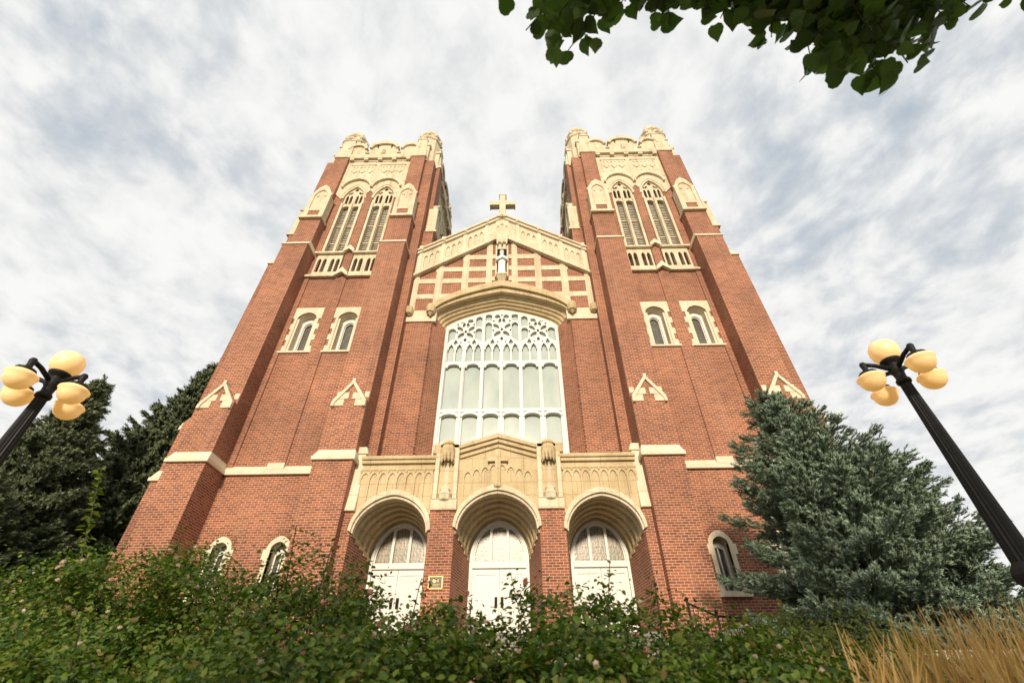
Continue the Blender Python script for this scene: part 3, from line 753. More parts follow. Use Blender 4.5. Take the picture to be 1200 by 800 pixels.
def grown(poly, k):
    mx_ = sum(p[0] for p in poly)/len(poly); mz_ = sum(p[1] for p in poly)/len(poly)
    return [(mx_+(p[0]-mx_)*k, mz_+(p[1]-mz_)*k) for p in poly]
def dense(poly): return poly+[((a[0]+b[0])/2, (a[1]+b[1])/2) for a, b in zip(poly, poly[1:]+poly[:1])]
head = zarch(2.56, 14.0, 15.18); headp = [(-2.56, 7.6)]+head+[(2.56, 7.6)]
kept = []
for hl in holes:
    for _ in range(9):
        g = dense(grown(hl, 1.12))
        if all(inside(p, headp) for p in g) and not any(any(inside(p, q) for p in g) or any(inside(p, grown(hl, 1.12)) for p in dense(q)) for q in kept):
            kept.append(hl); break
        hl = grown(hl, .88)
holes = kept
tr = MB().plate([(-2.62, 7.5)]+zarch(2.62, 14.04, 15.26)+[(2.62, 7.5)], holes, GY, GY+0.14)
gw = part(tr, 'great_window', 'white')
def gsub(mb, name, mat, **kw): return mb.build(name, mat, gw, **kw)
for i in range(7):
    x = -3*pitch+i*pitch; w = {0: .06, 6: .06, 2: .078, 4: .078}.get(i, .048); zt = ap(x)-0.05 if i in (2, 4) else (ap(x) if i in (0, 6) else 12.3)
    gsub(MB().box(x-w, x+w, GY-0.09, GY+0.02, 7.5, zt), 'mullion', 'white', bevel=0.02)
gsub(MB().box(-2.6, 2.6, GY-0.05, GY+0.02, 9.56, 9.70), 'transom', 'white', bevel=0.015)
for c in cen:       # moulded light heads
    gsub(ring_band(arch(c, hw+.02, 9.36, 9.58, 5, 0), arch(c, hw-.04, 9.34, 9.48, 5, 0), GY-0.06, GY+0.02), 'light_head', 'white')
    gsub(ring_band(arch(c, hw-.08, 11.92, 12.06, 5, 0), arch(c, hw-.11, 11.88, 12.0, 5, 0), GY-0.04, GY+0.02), 'light_head', 'white')
    gsub(MB().plate([(c-pitch/2+.005, 7.5), (c+pitch/2-.005, 7.5), (c+pitch/2-.005, ap(c+pitch/2-.02)-.01), (c, ap(c)-.01), (c-pitch/2+.005, ap(c-pitch/2+.02)-.01)], [], GY+0.15, GY+0.17), 'window_pane', 'glass')
gsub(MB().box(-2.8, 2.8, 15.6, 16.2, 7.3, 7.5), 'sill', 'trim')

# ------------------------------------------------------------------ porch
PY = 14.25; DY = 16.0
par_side, eave = 6.70, 7.08
pl = [(-4.56, 4.3)]
def doorarch(c, h, sp, ap_): return arch(c, h, sp, ap_, 12, .09)
AR = {-1: (-3.27, 1.16, 4.42, 5.40), 0: (0.0, 1.26, 4.50, 5.52), 1: (3.27, 1.16, 4.42, 5.40)}
for k in (-1, 0, 1):
    c, h, sp, a_ = AR[k]; pl += [(c-h, 4.3)]+doorarch(c, h, sp, a_)+[(c+h, 4.3)]
pl += [(4.56, 4.3), (4.56, par_side), (1.9, par_side), (1.9, eave-.02), (1.25, eave-.02), (0, 7.42), (-1.25, eave-.02), (-1.9, eave-.02), (-1.9, par_side), (-4.56, par_side)]
porch = part(MB().plate(pl, [], PY, PY+0.35), 'porch', 'porch', at=(0, PY, GZ))
def psub(mb, name, mat, **kw): return mb.build(name, mat, porch, **kw)
mb = MB().box(-4.5, 4.5, PY+0.35, NY, 6.2, 6.32)
psub(mb, 'porch_roof', 'slate')
# parapet copings
mb = MB()
for s in (-1, 1):
    mb.prism_x([(PY-0.16, par_side-.02), (PY-0.16, par_side+.1), (PY+0.1, par_side+.16), (PY+0.4, par_side+.16), (PY+0.4, par_side-.02)], *sorted((s*2.0, s*4.55)))
    mb.box(*sorted((s*2.08, s*4.54)), PY-0.10, PY, par_side-.14, par_side-.02)
    mb.box(*sorted((s*1.93, s*2.2)), PY-0.155, PY+0.4, par_side+.163, eave+.12); mb.box(*sorted((s*1.3, s*2.19)), PY-0.15, PY+0.41, eave-.02, eave+.1)
    mb.box(*sorted((s*2.08, s*4.53)), PY-0.07, PY, 6.33, 6.38)
    mb.plate([(0, 7.42), (s*1.32, 7.02), (s*1.32, 7.14), (0, 7.58)], [], PY-0.17, PY+0.42)
    mb.plate([(0, 7.28), (s*1.3, 6.88), (s*1.3, 7.0), (0, 7.40)], [], PY-0.10, PY)
    mb.plate([(0, 7.10), (s*1.28, 6.70), (s*1.28, 6.75), (0, 7.15)], [], PY-0.07, PY)
psub(mb, 'parapet_coping', 'porch', bevel=0.008)
# blind tracery: shafts with little cusped heads
def exz(c, h, sp, a_, x):
    pts = doorarch(c, h+.1, sp, a_+.2)
    for p, q in zip(pts[:-1], pts[1:]):
        if p[0] <= x <= q[0]: return p[1]+(q[1]-p[1])*(x-p[0])/(q[0]-p[0]+1e-9)
    return 4.6
for s in (-1, 1):
    mb = MB(); c, h, sp, a_ = AR[s]; n = 8; x0, x1 = 2.12, 4.50; w = (x1-x0)/n
    for i in range(n+1):
        x = s*(x0+i*w); zb = max(exz(c, h, sp, a_, x), 4.7)
        if zb < 6.15: mb.box(x-.028, x+.028, PY-0.055, PY, zb, 6.2)
    for i in range(n):
        x = s*(x0+(i+.5)*w)
        mb.plate([(x-w/2, 6.06), (x-w/2, 6.33), (x+w/2, 6.33), (x+w/2, 6.06)]+arch(x, w/2-.045, 6.07, 6.25, 4)[::-1], [], PY-0.05, PY)
        mb.plate(ell(x-w/2, 6.29, .035, .045, 0, 6), [], PY-0.085, PY-.04)
    psub(mb, 'blind_tracery', 'porch')
mb = MB()
c, h, sp, a_ = AR[0]
for i in range(9):
    x = -1.12+i*0.28; zt = 6.42-abs(x)*0.28; zb = max(exz(c, h, sp, a_, x), 4.7)
    if abs(x) > 0.05: mb.box(x-.025, x+.025, PY-0.05, PY, zb, zt)
for i in range(8):
    x = -0.98+i*0.28; zt = 6.55-abs(x)*0.28
    mb.plate([(x-.14, zt-.22), (x-.14, zt), (x+.14, zt), (x+.14, zt-.22)]+arch(x, .10, zt-.2, zt-.04, 4)[::-1], [], PY-0.055, PY)
    for q in (-.07, .07): mb.box(x+q-.015, x+q+.015, PY-.03, PY, zt+.02, zt+.30)
# central cross in relief
mb.box(-.09, .09, PY-0.16, PY, 5.74, 6.98); mb.box(-.34, -.09, PY-0.15, PY, 6.56, 6.72); mb.box(.09, .34, PY-0.15, PY, 6.56, 6.72)
mb.lathe([(.02, 5.6), (.14, 5.68), (.16, 5.74), (.09, 5.8)], (0, PY-.1, 0), 8)
psub(mb, 'blind_tracery', 'porch')
# arches: hood, orders, jambs
BACK = {-1: (-3.27, 0.94, 3.98, 5.20), 0: (0.0, 0.96, 3.98, 5.24), 1: (3.27, 0.94, 3.98, 5.20)}
for k in (-1, 0, 1):
    c, h, sp, a_ = AR[k]; _, h1, sp1, a1 = BACK[k]
    mb = MB(); rings = []; n = 5
    for i in range(n):
        f = lambda t: (h+(h1-h)*t, sp+(sp1-sp)*t, a_+(a1-a_)*t, PY+0.02+(DY-PY-0.02)*t)
        a, b = f(i/n), f((i+1)/n)
        rings.append([(x, a[3], z) for x, z in doorarch(c, a[0], a[1], a[2])])
        rings.append([(x, a[3]+.07, z) for x, z in doorarch(c, a[0]-.015, a[1], a[2]-.01)])
        rings.append([(x, a[3]+.08, z) for x, z in doorarch(c, a[0]+.09, a[1], a[2]+.10)])
        rings.append([(x, b[3]-.05, z) for x, z in doorarch(c, b[0]+.10, b[1], b[2]+.10)])
        rings.append([(x, b[3]-.04, z) for x, z in doorarch(c, b[0]+.03, b[1], b[2]+.02)])
    mb.loft(rings)
    psub(mb, 'portal_arch', 'porch')
    hm = ring_band(doorarch(c, h+.09, sp-.02, a_+.24), doorarch(c, h-.0, sp-.06, a_+.07), PY-0.16, PY+.05)
    hm.join(ring_band(doorarch(c, h+.0, sp-.06, a_+.065), doorarch(c, h-.05, sp-.1, a_-.02), PY-0.08, PY+.1))
    psub(hm, 'arch_hood', 'stone')
    for s in (-1, 1):
        hj = 1.305 if k == 0 else 1.185; j = MB().add([(c+s*hj, PY-.04, GZ-.3), (c+s*h1, DY, GZ-.3), (c+s*h1, DY, sp1+.02), (c+s*hj, PY-.04, sp+.06)], [(0, 1, 2, 3)])
        psub(j, 'door_jamb', 'brick')
        st = MB()       # stone springer stepping down towards the door
        for i in range(5):
            t0, t1 = i/5, (i+1)/5
            xa, ya, za = c+s*(h+(h1-h)*t0)-s*.012, PY+.02+(DY-PY)*t0, sp+(sp1-sp)*t0
            xb, yb, zb = c+s*(h+(h1-h)*t1)-s*.012, PY+.02+(DY-PY)*t1, sp+(sp1-sp)*t1
            zl = zb-0.05-0.02*(i % 2)
            st.hexa([(xa, ya, zl), (xb, yb, zl), (xb+s*.1, yb, zl), (xa+s*.1, ya, zl)], [(xa, ya, za+.02), (xb, yb, zb+.02), (xb+s*.1, yb, zb+.02), (xa+s*.1, ya, za+.02)])
        psub(st, 'springer', 'porch')
# brick piers
for s in (-1, 1):
    psub(MB().box(*sorted((s*1.30, s*2.09)), PY-0.06, PY+0.5, GZ-.3, 5.0), 'porch_pier', 'brick')
    psub(MB().box(*sorted((s*4.45, s*4.9)), PY-0.06, PY+0.6, GZ-.3, 5.0), 'porch_pier', 'brick')
    # niche over the pier
    c = s*1.68; nm = MB()
    nm.box(c-.41, c+.41, PY-0.13, PY+.2, 4.99, 5.32)
    nm.plate([(c-.385, 5.32), (c+.385, 5.32), (c+.385, 7.05)]+arch(c, .385, 7.06, 7.36, 6, 0)[::-1]+[(c-.385, 7.05)], [lancet(c, .245, 5.34, 6.95, 7.2, 5)], PY-0.15, PY+.12)
    nm.box(c-.245, c+.245, PY+.06, PY+.16, 5.3, 7.25)
    nm.lathe([(.05, 5.22), (.2, 5.3), (.22, 5.5), (.15, 5.58), (.17, 5.66), (.1, 5.72)], (c, PY-.04, 0), 8)
    nm.lathe([(.09, 5.72), (.09, 6.6)], (c, PY+.06, 0), 8)
    cn = MB()
    cn.lathe([(.05, 6.62), (.16, 6.7), (.24, 6.82), (.26, 7.0), (.2, 7.12), (.24, 7.17), (.16, 7.28)], (c, PY-.10, 0), 8)
    for i in range(6):
        a = R(180+i*36); cn.lathe([(.01, 6.52), (.05, 6.62), (.055, 6.85), (.01, 7.05)], (c+.2*math.cos(a), PY-.10+.2*math.sin(a), 0), 5)
    psub(nm, 'niche', 'stone', bevel=0.012); psub(cn, 'niche_canopy', 'porch')
    # sloping stone buttress beside the tower
    sb = MB()
    sb.frustum((min(s*4.44, s*4.92), max(s*4.44, s*4.92), PY-0.16, PY+.5, 4.99), (min(s*4.45, s*4.9), max(s*4.45, s*4.9), PY-0.08, PY+.5, 5.5))
    sb.frustum((min(s*4.45, s*4.9), max(s*4.45, s*4.9), PY-0.08, PY+.5, 5.5), (min(s*4.5, s*4.87), max(s*4.5, s*4.87), PY+0.02, PY+.5, 6.95))
    sb.plate([(min(s*4.42, s*4.93), 6.95), (max(s*4.42, s*4.93), 6.95), (max(s*4.5, s*4.87), 7.2), (min(s*4.5, s*4.87), 7.2)], [], PY-.03, PY+.55)
    psub(sb, 'sloped_buttress', 'trim', bevel=0.015)
# doors
SILL = 1.72
for k in (-1, 0, 1):
    c, h, sp, a_ = BACK[k]; h += .01
    lights = [lancet(c, .235, 3.93, 4.92, 5.04, 5)]
    for s in (-1, 1): lights.append([(c+s*.325, 3.93), (c+s*.81, 3.93), (c+s*.795, 4.22), (c+s*.72, 4.52), (c+s*.60, 4.74), (c+s*.46, 4.90), (c+s*.325, 4.98)])
    fr = MB().plate([(c-h, SILL)]+doorarch(c, h, sp, a_)+[(c+h, SILL)], lights+[[(c-.86, SILL+.01), (c+.86, SILL+.01), (c+.86, 3.72), (c-.86, 3.72)]], DY, DY+.12)
    fr.join(ring_band([(c-h+.0, SILL)]+doorarch(c, h-.0, sp, a_)+[(c+h, SILL)], [(c-h+.09, SILL)]+doorarch(c, h-.09, sp, a_-.09)+[(c+h-.09, SILL)], DY-.06, DY+.03))
    fr.box(c-.88, c+.88, DY-.05, DY+.03, 3.74, 3.86)
    for s in (-1, 1): fr.box(c+s*.28-.042, c+s*.28+.042, DY-.04, DY+.03, 3.86, 4.98)
    d = part(fr, 'door_frame', 'white')
    MB().plate([(c-h+.06, 3.8)]+doorarch(c, h-.08, sp, a_-.08)+[(c+h-.06, 3.8)], [], DY+.08, DY+.10).build('fanlight', 'leaded', d)
    for s in (-1, 1):
        lf = MB(); x0, x1 = sorted((c+s*.006, c+s*.855))
        lf.box(x0, x1, DY+.05, DY+.11, SILL+.01, 3.715)
        for q in ((x0, x0+.1), (x1-.1, x1)): lf.box(*q, DY+.02, DY+.055, SILL+.01, 3.71)
        lf.box(x0+.1, x1-.1, DY+.021, DY+.055, 3.56, 3.71); lf.box(x0+.1, x1-.1, DY+.021, DY+.055, SILL+.01, 2.05)
        for q in range(1, 6): xx = x0+.1+(x1-x0-.2)*q/6; lf.box(xx-.012, xx+.012, DY+.038, DY+.055, 2.05, 3.56)
        l = lf.build('door', 'white', d)
        hd = MB().box(*sorted((c+s*.05, c+s*.14)), DY-.0, DY+.03, 2.62, 2.92); hd.tube([(c+s*.095, DY, 2.66), (c+s*.095, DY-.05, 2.70), (c+s*.095, DY-.05, 2.84), (c+s*.095, DY, 2.88)], .012, 6)
        hd.build('handle', 'iron', d)
# steps up to the doors
st = MB()
for i in range(8): st.box(-4.4, 4.4, 12.3+i*.24, 17.0, GZ-.2, GZ+(i+1)*.158)
part(st, 'entrance_steps', 'paving')

# statue in the gable niche
sx, sy, sz = 0.0, NY-0.24, 16.80
st_ = thing('statue', 'white marble statue of a robed standing figure in the gable niche', 'statue', (sx, sy, sz))
mb = MB()
prof = [(.22, 0), (.235, .04), (.20, .10), (.19, .4), (.185, .8), (.20, 1.05), (.215, 1.25), (.20, 1.36), (.13, 1.44), (.06, 1.48), (.055, 1.53), (.085, 1.58), (.105, 1.66), (.10, 1.74), (.07, 1.81), (.02, 1.84)]
mb.lathe([(r, z) for r, z in prof], (sx, sy, sz), 14, sq=0.72)
mb.v = [Vector((v.x+0.022*math.sin(11*math.atan2(v.y-sy, v.x-sx))*(1 if v.z < sz+1.2 else 0), v.y, v.z)) for v in mb.v]
mb.tube([(sx-.20, sy, sz+1.32), (sx-.25, sy-.06, sz+1.05), (sx-.12, sy-.2, sz+1.02), (sx+.02, sy-.22, sz+1.12)], [.075, .07, .055, .045], 8)
mb.tube([(sx+.20, sy, sz+1.32), (sx+.25, sy-.06, sz+1.06), (sx+.12, sy-.2, sz+1.08), (sx+.0, sy-.23, sz+1.2)], [.075, .07, .055, .045], 8)
mb.lathe([(.01, -.02), (.03, 0), (.035, .05), (.01, .09)], (sx, sy-.1, sz+1.66), 6)
mb.build('robed_figure', 'statue', st_, smooth=True)
MB().lathe([(.115, 1.70), (.125, 1.76), (.09, 1.84), (.03, 1.875)], (sx, sy+.015, sz), 12).build('veil', 'statue', st_, smooth=True)

# plaque on the pier
pq = thing('wall_plaque', 'small dark bronze plaque with raised gold emblem and brass border on the brick pier', 'plaque', (-1.715, PY-.06, 2.8))
MB().box(-1.90, -1.53, PY-.085, PY-.058, 2.80, 3.12).build('plate', 'bronze', pq)
mb = MB()
for q in ((-1.92, -1.51, 3.10, 3.13), (-1.92, -1.51, 2.79, 2.82)): mb.box(q[0], q[1], PY-.10, PY-.06, q[2], q[3])
for q in ((-1.92, -1.89), (-1.54, -1.51)): mb.box(q[0], q[1], PY-.099, PY-.06, 2.82, 3.10)
mb.build('border', 'brass', pq)
mb = MB(); mb.plate([(-1.79, 3.07), (-1.70, 3.07), (-1.69, 2.99), (-1.745, 2.945), (-1.80, 2.99)], [], PY-.098, PY-.08); mb.box(-1.655, -1.635, PY-.096, PY-.08, 2.97, 3.05)
mb.build('emblem', 'brass', pq)
mb = MB()
for i, (a, b) in enumerate(((-1.86, -1.57), (-1.82, -1.62), (-1.84, -1.60))): mb.box(a, b, PY-.094, PY-.08, 2.915-i*.035, 2.922-i*.035)
mb.build('text_lines', 'brass', pq)

# ------------------------------------------------------------------ street lamps
def lamp(loc, topz, rot, AL, label):
    x, y, _ = loc; L0 = LZ
    t = thing('street_lamp', label, 'street lamp', (x, y, L0), 'five globe lamp posts')
    mb = MB(); n = 32
    def fl(r0, r1, z0, z1):
        rings = []
        for r, z in ((r0, z0), (r1, z1)):
            rings.append([(x+r*(1-.12*(i % 2))*math.cos(2*math.pi*i/n), y+r*(1-.12*(i % 2))*math.sin(2*math.pi*i/n), z) for i in range(n)])
        mb.loft(rings, True)
    fl(.118, .066, 1.2, topz-.10)
    mb.build('pole', 'iron', t)
    MB().lathe([(.30, L0), (.30, L0+.12), (.25, L0+.2), (.22, L0+.6), (.24, L0+.68), (.17, L0+.8), (.14, L0+1.05), (.135, 1.02), (.165, 1.06), (.175, 1.12), (.16, 1.18), (.12, 1.24)], (x, y, 0), 16).build('base', 'iron', t, smooth=False)
    MB().lathe([(.07, topz-.14), (.09, topz-.12), (.09, topz-.08), (.065, topz-.05), (.07, topz+.03), (.088, topz+.06), (.088, topz+.14), (.065, topz+.17), (.085, topz+.20), (.125, topz+.235), (.13, topz+.26), (.09, topz+.265)], (x, y, 0), 18).build('collar', 'iron', t, smooth=True)
    g = [(.09, .0), (.135, .035), (.172, .10), (.187, .175), (.178, .25), (.145, .31), (.09, .35), (.03, .365)]
    MB().lathe([(r, topz+.24+z) for r, z in g], (x, y, 0), 24).build('globe', 'globe', t, smooth=True)
    for i in range(4):
        a = R(rot+90*i); dx_, dy_ = math.cos(a), math.sin(a); ex, ey = x+AL*dx_, y+AL*dy_; zt = topz+.13
        am = MB().tube([(x+.05*dx_, y+.05*dy_, zt-.03), (x+.25*dx_, y+.25*dy_, zt+.05), (ex, ey, zt+.07)], .030, 8)
        am.lathe([(.03, zt+.10), (.045, zt+.07), (.035, zt+.0), (.04, zt-.04), (.11, zt-.07), (.12, zt-.10), (.09, zt-.11)], (ex, ey, 0), 12)
        ao = am.build('arm', 'iron', t, smooth=True)
        b = [(.06, .0), (.135, -.018), (.172, -.048), (.177, -.066), (.160, -.088), (.152, -.14), (.126, -.19), (.08, -.23), (.03, -.248)]
        MB().lathe([(r, zt-.10+z) for r, z in b], (ex, ey, 0), 24).build('globe', 'globe', t, smooth=True)
    return t
lamp((6.06, 5.32, 0), 3.66, 88, .41, 'black five globe lamp post right of the church beside the blue spruce')
lamp((-5.57, 4.97, 0), 3.42, 88, .38, 'black five globe lamp post at the far left before the dark spruces')

# ------------------------------------------------------------------ railing and white arch near the right tower
rl = thing('iron_railing', 'black iron hand railing beside the brick wall right of the doors', 'railing', (5.2, 12.6, GZ))
def railing(pts):
    mb = MB(); mb.tube(pts, .025, 6); low = [(p[0], p[1], p[2]-.75) for p in pts]; mb.tube(low, .015, 6)
    mb.build('rail', 'iron', rl)
    bb = MB()
    for a, b in zip(pts[:-1], pts[1:]):
        n = max(2, int((Vector(b)-Vector(a)).length/.11))
        for i in range(n):
            p = Vector(a).lerp(Vector(b), i/n); bb.tube([p, p-Vector((0, 0, .75))], .009, 5)
    bb.build('balusters', 'iron', rl)
    for p in (pts[0], pts[1], pts[-1]):
        MB().tube([(p[0], p[1], GZ), (p[0], p[1], p[2]+.06)], .03, 6).lathe([(.03, 0), (.045, .03), (.03, .07), (.005, .09)], (p[0], p[1], p[2]+.05), 8).build('post', 'iron', rl)
railing([(4.72, 12.6, 2.12), (5.35, 12.6, 1.84), (6.35, 12.6, 1.78)])
wa = MB(); 
for i in range(22):
    a0, a1 = R(180-i*180/22), R(180-(i+.6)*180/22)
    wa.hexa([(6.1+.72*math.cos(a0), 13.2, 1.08+.62*math.sin(a0)), (6.1+.72*math.cos(a1), 13.2, 1.08+.62*math.sin(a1)), (6.1+.72*math.cos(a1), 13.26, 1.08+.62*math.sin(a1)), (6.1+.72*math.cos(a0), 13.26, 1.08+.62*math.sin(a0))],
            [(6.1+.1*math.cos(a0), 13.2, 1.08+.1*math.sin(a0)), (6.1+.1*math.cos(a1), 13.2, 1.08+.1*math.sin(a1)), (6.1+.1*math.cos(a1), 13.26, 1.08+.1*math.sin(a1)), (6.1+.1*math.cos(a0), 13.26, 1.08+.1*math.sin(a0))])
wo = thing('arched_bench', 'white slatted arched bench back behind the iron railing', 'bench', (6.1, 13.2, GZ))
wa.build('slats', 'white', wo)
wb = ring_band([(6.1+.76*math.cos(R(180-i*15)), 1.08+.66*math.sin(R(180-i*15))) for i in range(13)], [(6.1+.70*math.cos(R(180-i*15)), 1.08+.60*math.sin(R(180-i*15))) for i in range(13)], 13.18, 13.28)
wb.build('frame', 'white', wo)
MB().box(5.34, 6.86, 12.85, 13.27, .98, 1.06).build('seat', 'white', wo)
for q in (5.4, 6.78):
    for yy in (12.88, 13.2): MB().box(q, q+.06, yy, yy+.06, GZ, .98).build('leg', 'white', wo)

# ------------------------------------------------------------------ plants
def arrays_obj(name, V, Fc, mat, parent=None, at=None, smooth=False):
    o0 = np.array(at if at is not None else org(parent)); me = bpy.data.meshes.new(name)
    V = np.asarray(V, dtype=np.float32)-o0.astype(np.float32); Fc = np.asarray(Fc, dtype=np.int32); k = Fc.shape[1]
    me.vertices.add(len(V)); me.vertices.foreach_set('co', V.ravel())
    me.loops.add(Fc.size); me.loops.foreach_set('vertex_index', Fc.ravel())
    me.polygons.add(len(Fc)); me.polygons.foreach_set('loop_start', np.arange(0, Fc.size, k, dtype=np.int32))
    me.update(calc_edges=True); me.validate()
    o = bpy.data.objects.new(name, me); COL.objects.link(o); me.materials.append(M[mat]); ORIG[o.name] = Vector(o0)
    if parent is not None: o.parent = parent; o.location = Vector(o0)-org(parent)
    else: o.location = Vector(o0)
    return o
def unit(a): return a/(np.linalg.norm(a, axis=-1, keepdims=True)+1e-9)
def leaves(rng, P, Nrm, size, shape='oval', droop=0.3):
    """one folded leaf per point: 6 verts, 2 quads (left and right of the midrib)"""
    n = len(P); Nrm = unit(Nrm+rng.normal(0, .45, (n, 3))); ax = rng.normal(0, 1, (n, 3)); ax[:, 2] -= droop
    ax = unit(ax-Nrm*np.sum(ax*Nrm, 1, keepdims=True)); sd_ = np.cross(Nrm, ax)
    s = (size*rng.uniform(.65, 1.35, n))[:, None]; w = {'oval': .32, 'round': .48, 'narrow': .16}[shape]
    f = .12
    a = P; e = P+ax*s; 
    l1 = P+ax*s*.3+sd_*s*w*.9+Nrm*s*f; l2 = P+ax*s*.68+sd_*s*w*.75+Nrm*s*f
    r1 = P+ax*s*.3-sd_*s*w*.9+Nrm*s*f; r2 = P+ax*s*.68-sd_*s*w*.75+Nrm*s*f
    V = np.stack([a, l1, l2, e, r2, r1], 1).reshape(-1, 3); b = np.arange(n)[:, None]*6
    return V, np.concatenate([b+np.array([[0, 1, 2, 3]]), b+np.array([[0, 3, 4, 5]])])
def bush(name, label, cat, c, rx, ry, zt, n, size, mat, seed, group=None, blossoms=0, bmat='pink', shoots=2, base=None, stemmat='stem', fm=1.0):
    rng = np.random.default_rng(seed); base = LZ if base is None else base
    t = thing(name, label, cat, (c[0], c[1], base), group)
    h = zt-base
    # arching canes
    canes = []; mb = MB()
    nc = 46
    for i in range(nc):
        a = rng.uniform(0, 2*math.pi); r = rng.uniform(.25, 1.0)**.6; hh = h*(.93-.30*r*r)*rng.uniform(.62, 1.0)
        if i < shoots: hh = h*rng.uniform(.96, 1.05); r *= .85
        b0 = np.array([c[0]+.25*rx*math.cos(a)*rng.uniform(.2, 1), c[1]+.25*ry*math.sin(a)*rng.uniform(.2, 1), base])
        tip = np.array([c[0]+rx*r*math.cos(a), c[1]+ry*r*math.sin(a), base+hh])
        mid = (b0+tip)/2+np.array([0, 0, h*.14])-np.array([math.cos(a)*rx*.08, math.sin(a)*ry*.08, 0])
        pts = [(1-u)**2*b0+2*u*(1-u)*mid+u*u*tip for u in np.linspace(0, 1, 8)]
        canes.append(np.array(pts)); mb.tube([Vector(p) for p in pts], [.011*(1-.75*u) for u in np.linspace(0, 1, 8)], 4)
    mb.build('stems', stemmat, t)
    P = []; Nn = []
    # leafy dome with a lumpy outline
    nd = int(n*.8); a = rng.uniform(0, 2*math.pi, nd); v = rng.uniform(-.95, 1, nd); ph = rng.uniform(0, 6.28, 6)
    lump = 1+.13*np.sin(3*a+ph[0])*np.cos(2.2*v+ph[1])+.13*np.sin(5*a+ph[2]+3*v)*np.cos(4*v+ph[5])+.12*np.sin(9*a+ph[3])*np.sin(7*v+ph[4])
    rad_ = (rng.uniform(0, 1, nd)**.45*.62+.40)*lump; hz = np.sqrt(np.maximum(0, 1-v*v))**.75
    ncl = 95; ci = rng.integers(0, ncl, nd)
    ca = rng.uniform(0, 2*math.pi, ncl); cv = rng.uniform(-.9, .98, ncl); cr_ = rng.uniform(.80, 1.06, ncl)
    clump = rng.uniform(0, 1, nd) < .78
    a = np.where(clump, ca[ci], a); v = np.where(clump, cv[ci], v); rad_ = np.where(clump, cr_[ci], rad_*.86)
    hz = np.sqrt(np.maximum(0, 1-v*v))**.75
    dome = np.stack([c[0]+rx*rad_*hz*np.cos(a), c[1]+ry*rad_*hz*np.sin(a), base+h*.48+h*.49*rad_*v], 1)
    dome = dome+rng.normal(0, 1, (nd, 3))*np.where(clump, .17*min(rx, .75)*rng.uniform(.5, 1.2, ncl)[ci], .02)[:, None]*np.array([1, 1, .75])
    dn = np.stack([hz*np.cos(a), hz*np.sin(a), v+.45], 1); P.append(dome); Nn.append(unit(dn))
    for k, cn in enumerate(canes):
        m_ = max(4, int(n*.16/nc)); u = rng.beta(2.6, 1.0, m_)*7; i = np.minimum(u.astype(int), 6); fr = (u-i)[:, None]
        p = cn[i]*(1-fr)+cn[i+1]*fr; spread = (.30*(1-.55*(u/7))*min(rx, .9))[:, None]
        if k < shoots: spread = spread*.35
        off = rng.normal(0, 1, (m_, 3))*spread*np.array([1, 1, .75]); P.append(p+off)
        nn = p+off-np.array([c[0], c[1], base+h*.35]); nn[:, 2] += .5; Nn.append(unit(nn))
    P = np.concatenate(P); Nn = np.concatenate(Nn)
    k = P[:, 2] > base+.08; P = P[k]; Nn = Nn[k]
    V, Fc = leaves(rng, P, Nn, np.full(len(P), size))
    arrays_obj('foliage', V, Fc, mat, t)
    # blossoms: each its own rosette of petals
    if blossoms:
        cand = np.where((P[:, 2] > base+h*.72) & (P[:, 1] < c[1]+ry*.4))[0]
        proto = None
        for i in range(min(blossoms, len(cand))):
            p = P[cand[rng.integers(len(cand))]]+np.array([0, -.06, .03])
            if proto is None:
                q = MB()
                for ring, (rr, zz, np_) in enumerate(((.036, .0, 6), (.024, .012, 5), (.012, .02, 3))):
                    for j in range(np_):
                        a = 2*math.pi*j/np_+ring*.5; ca, sa = math.cos(a), math.sin(a)
                        f = lambda r, w, z: Vector((r*ca-w*sa, r*sa+w*ca, z))
                        q.add([f(0.002, 0, zz-.012), f(rr*.7, rr*.5, zz+.006), f(rr*1.15, 0, zz+.014+ring*.006), f(rr*.7, -rr*.5, zz+.006)], [(0, 1, 2, 3)])
                q.v = [v+Vector(p) for v in q.v]
                proto = q.build('blossom', bmat, t, at=p); o = proto
            else:
                o = proto.copy(); COL.objects.link(o); o.parent = t; o.location = Vector(p)-org(t)
            o.rotation_euler = (rng.uniform(.3, 1.3), rng.uniform(-.5, .5), rng.uniform(0, 6)); o.scale = (fm*rng.uniform(.7, 1.3),)*3
    return t

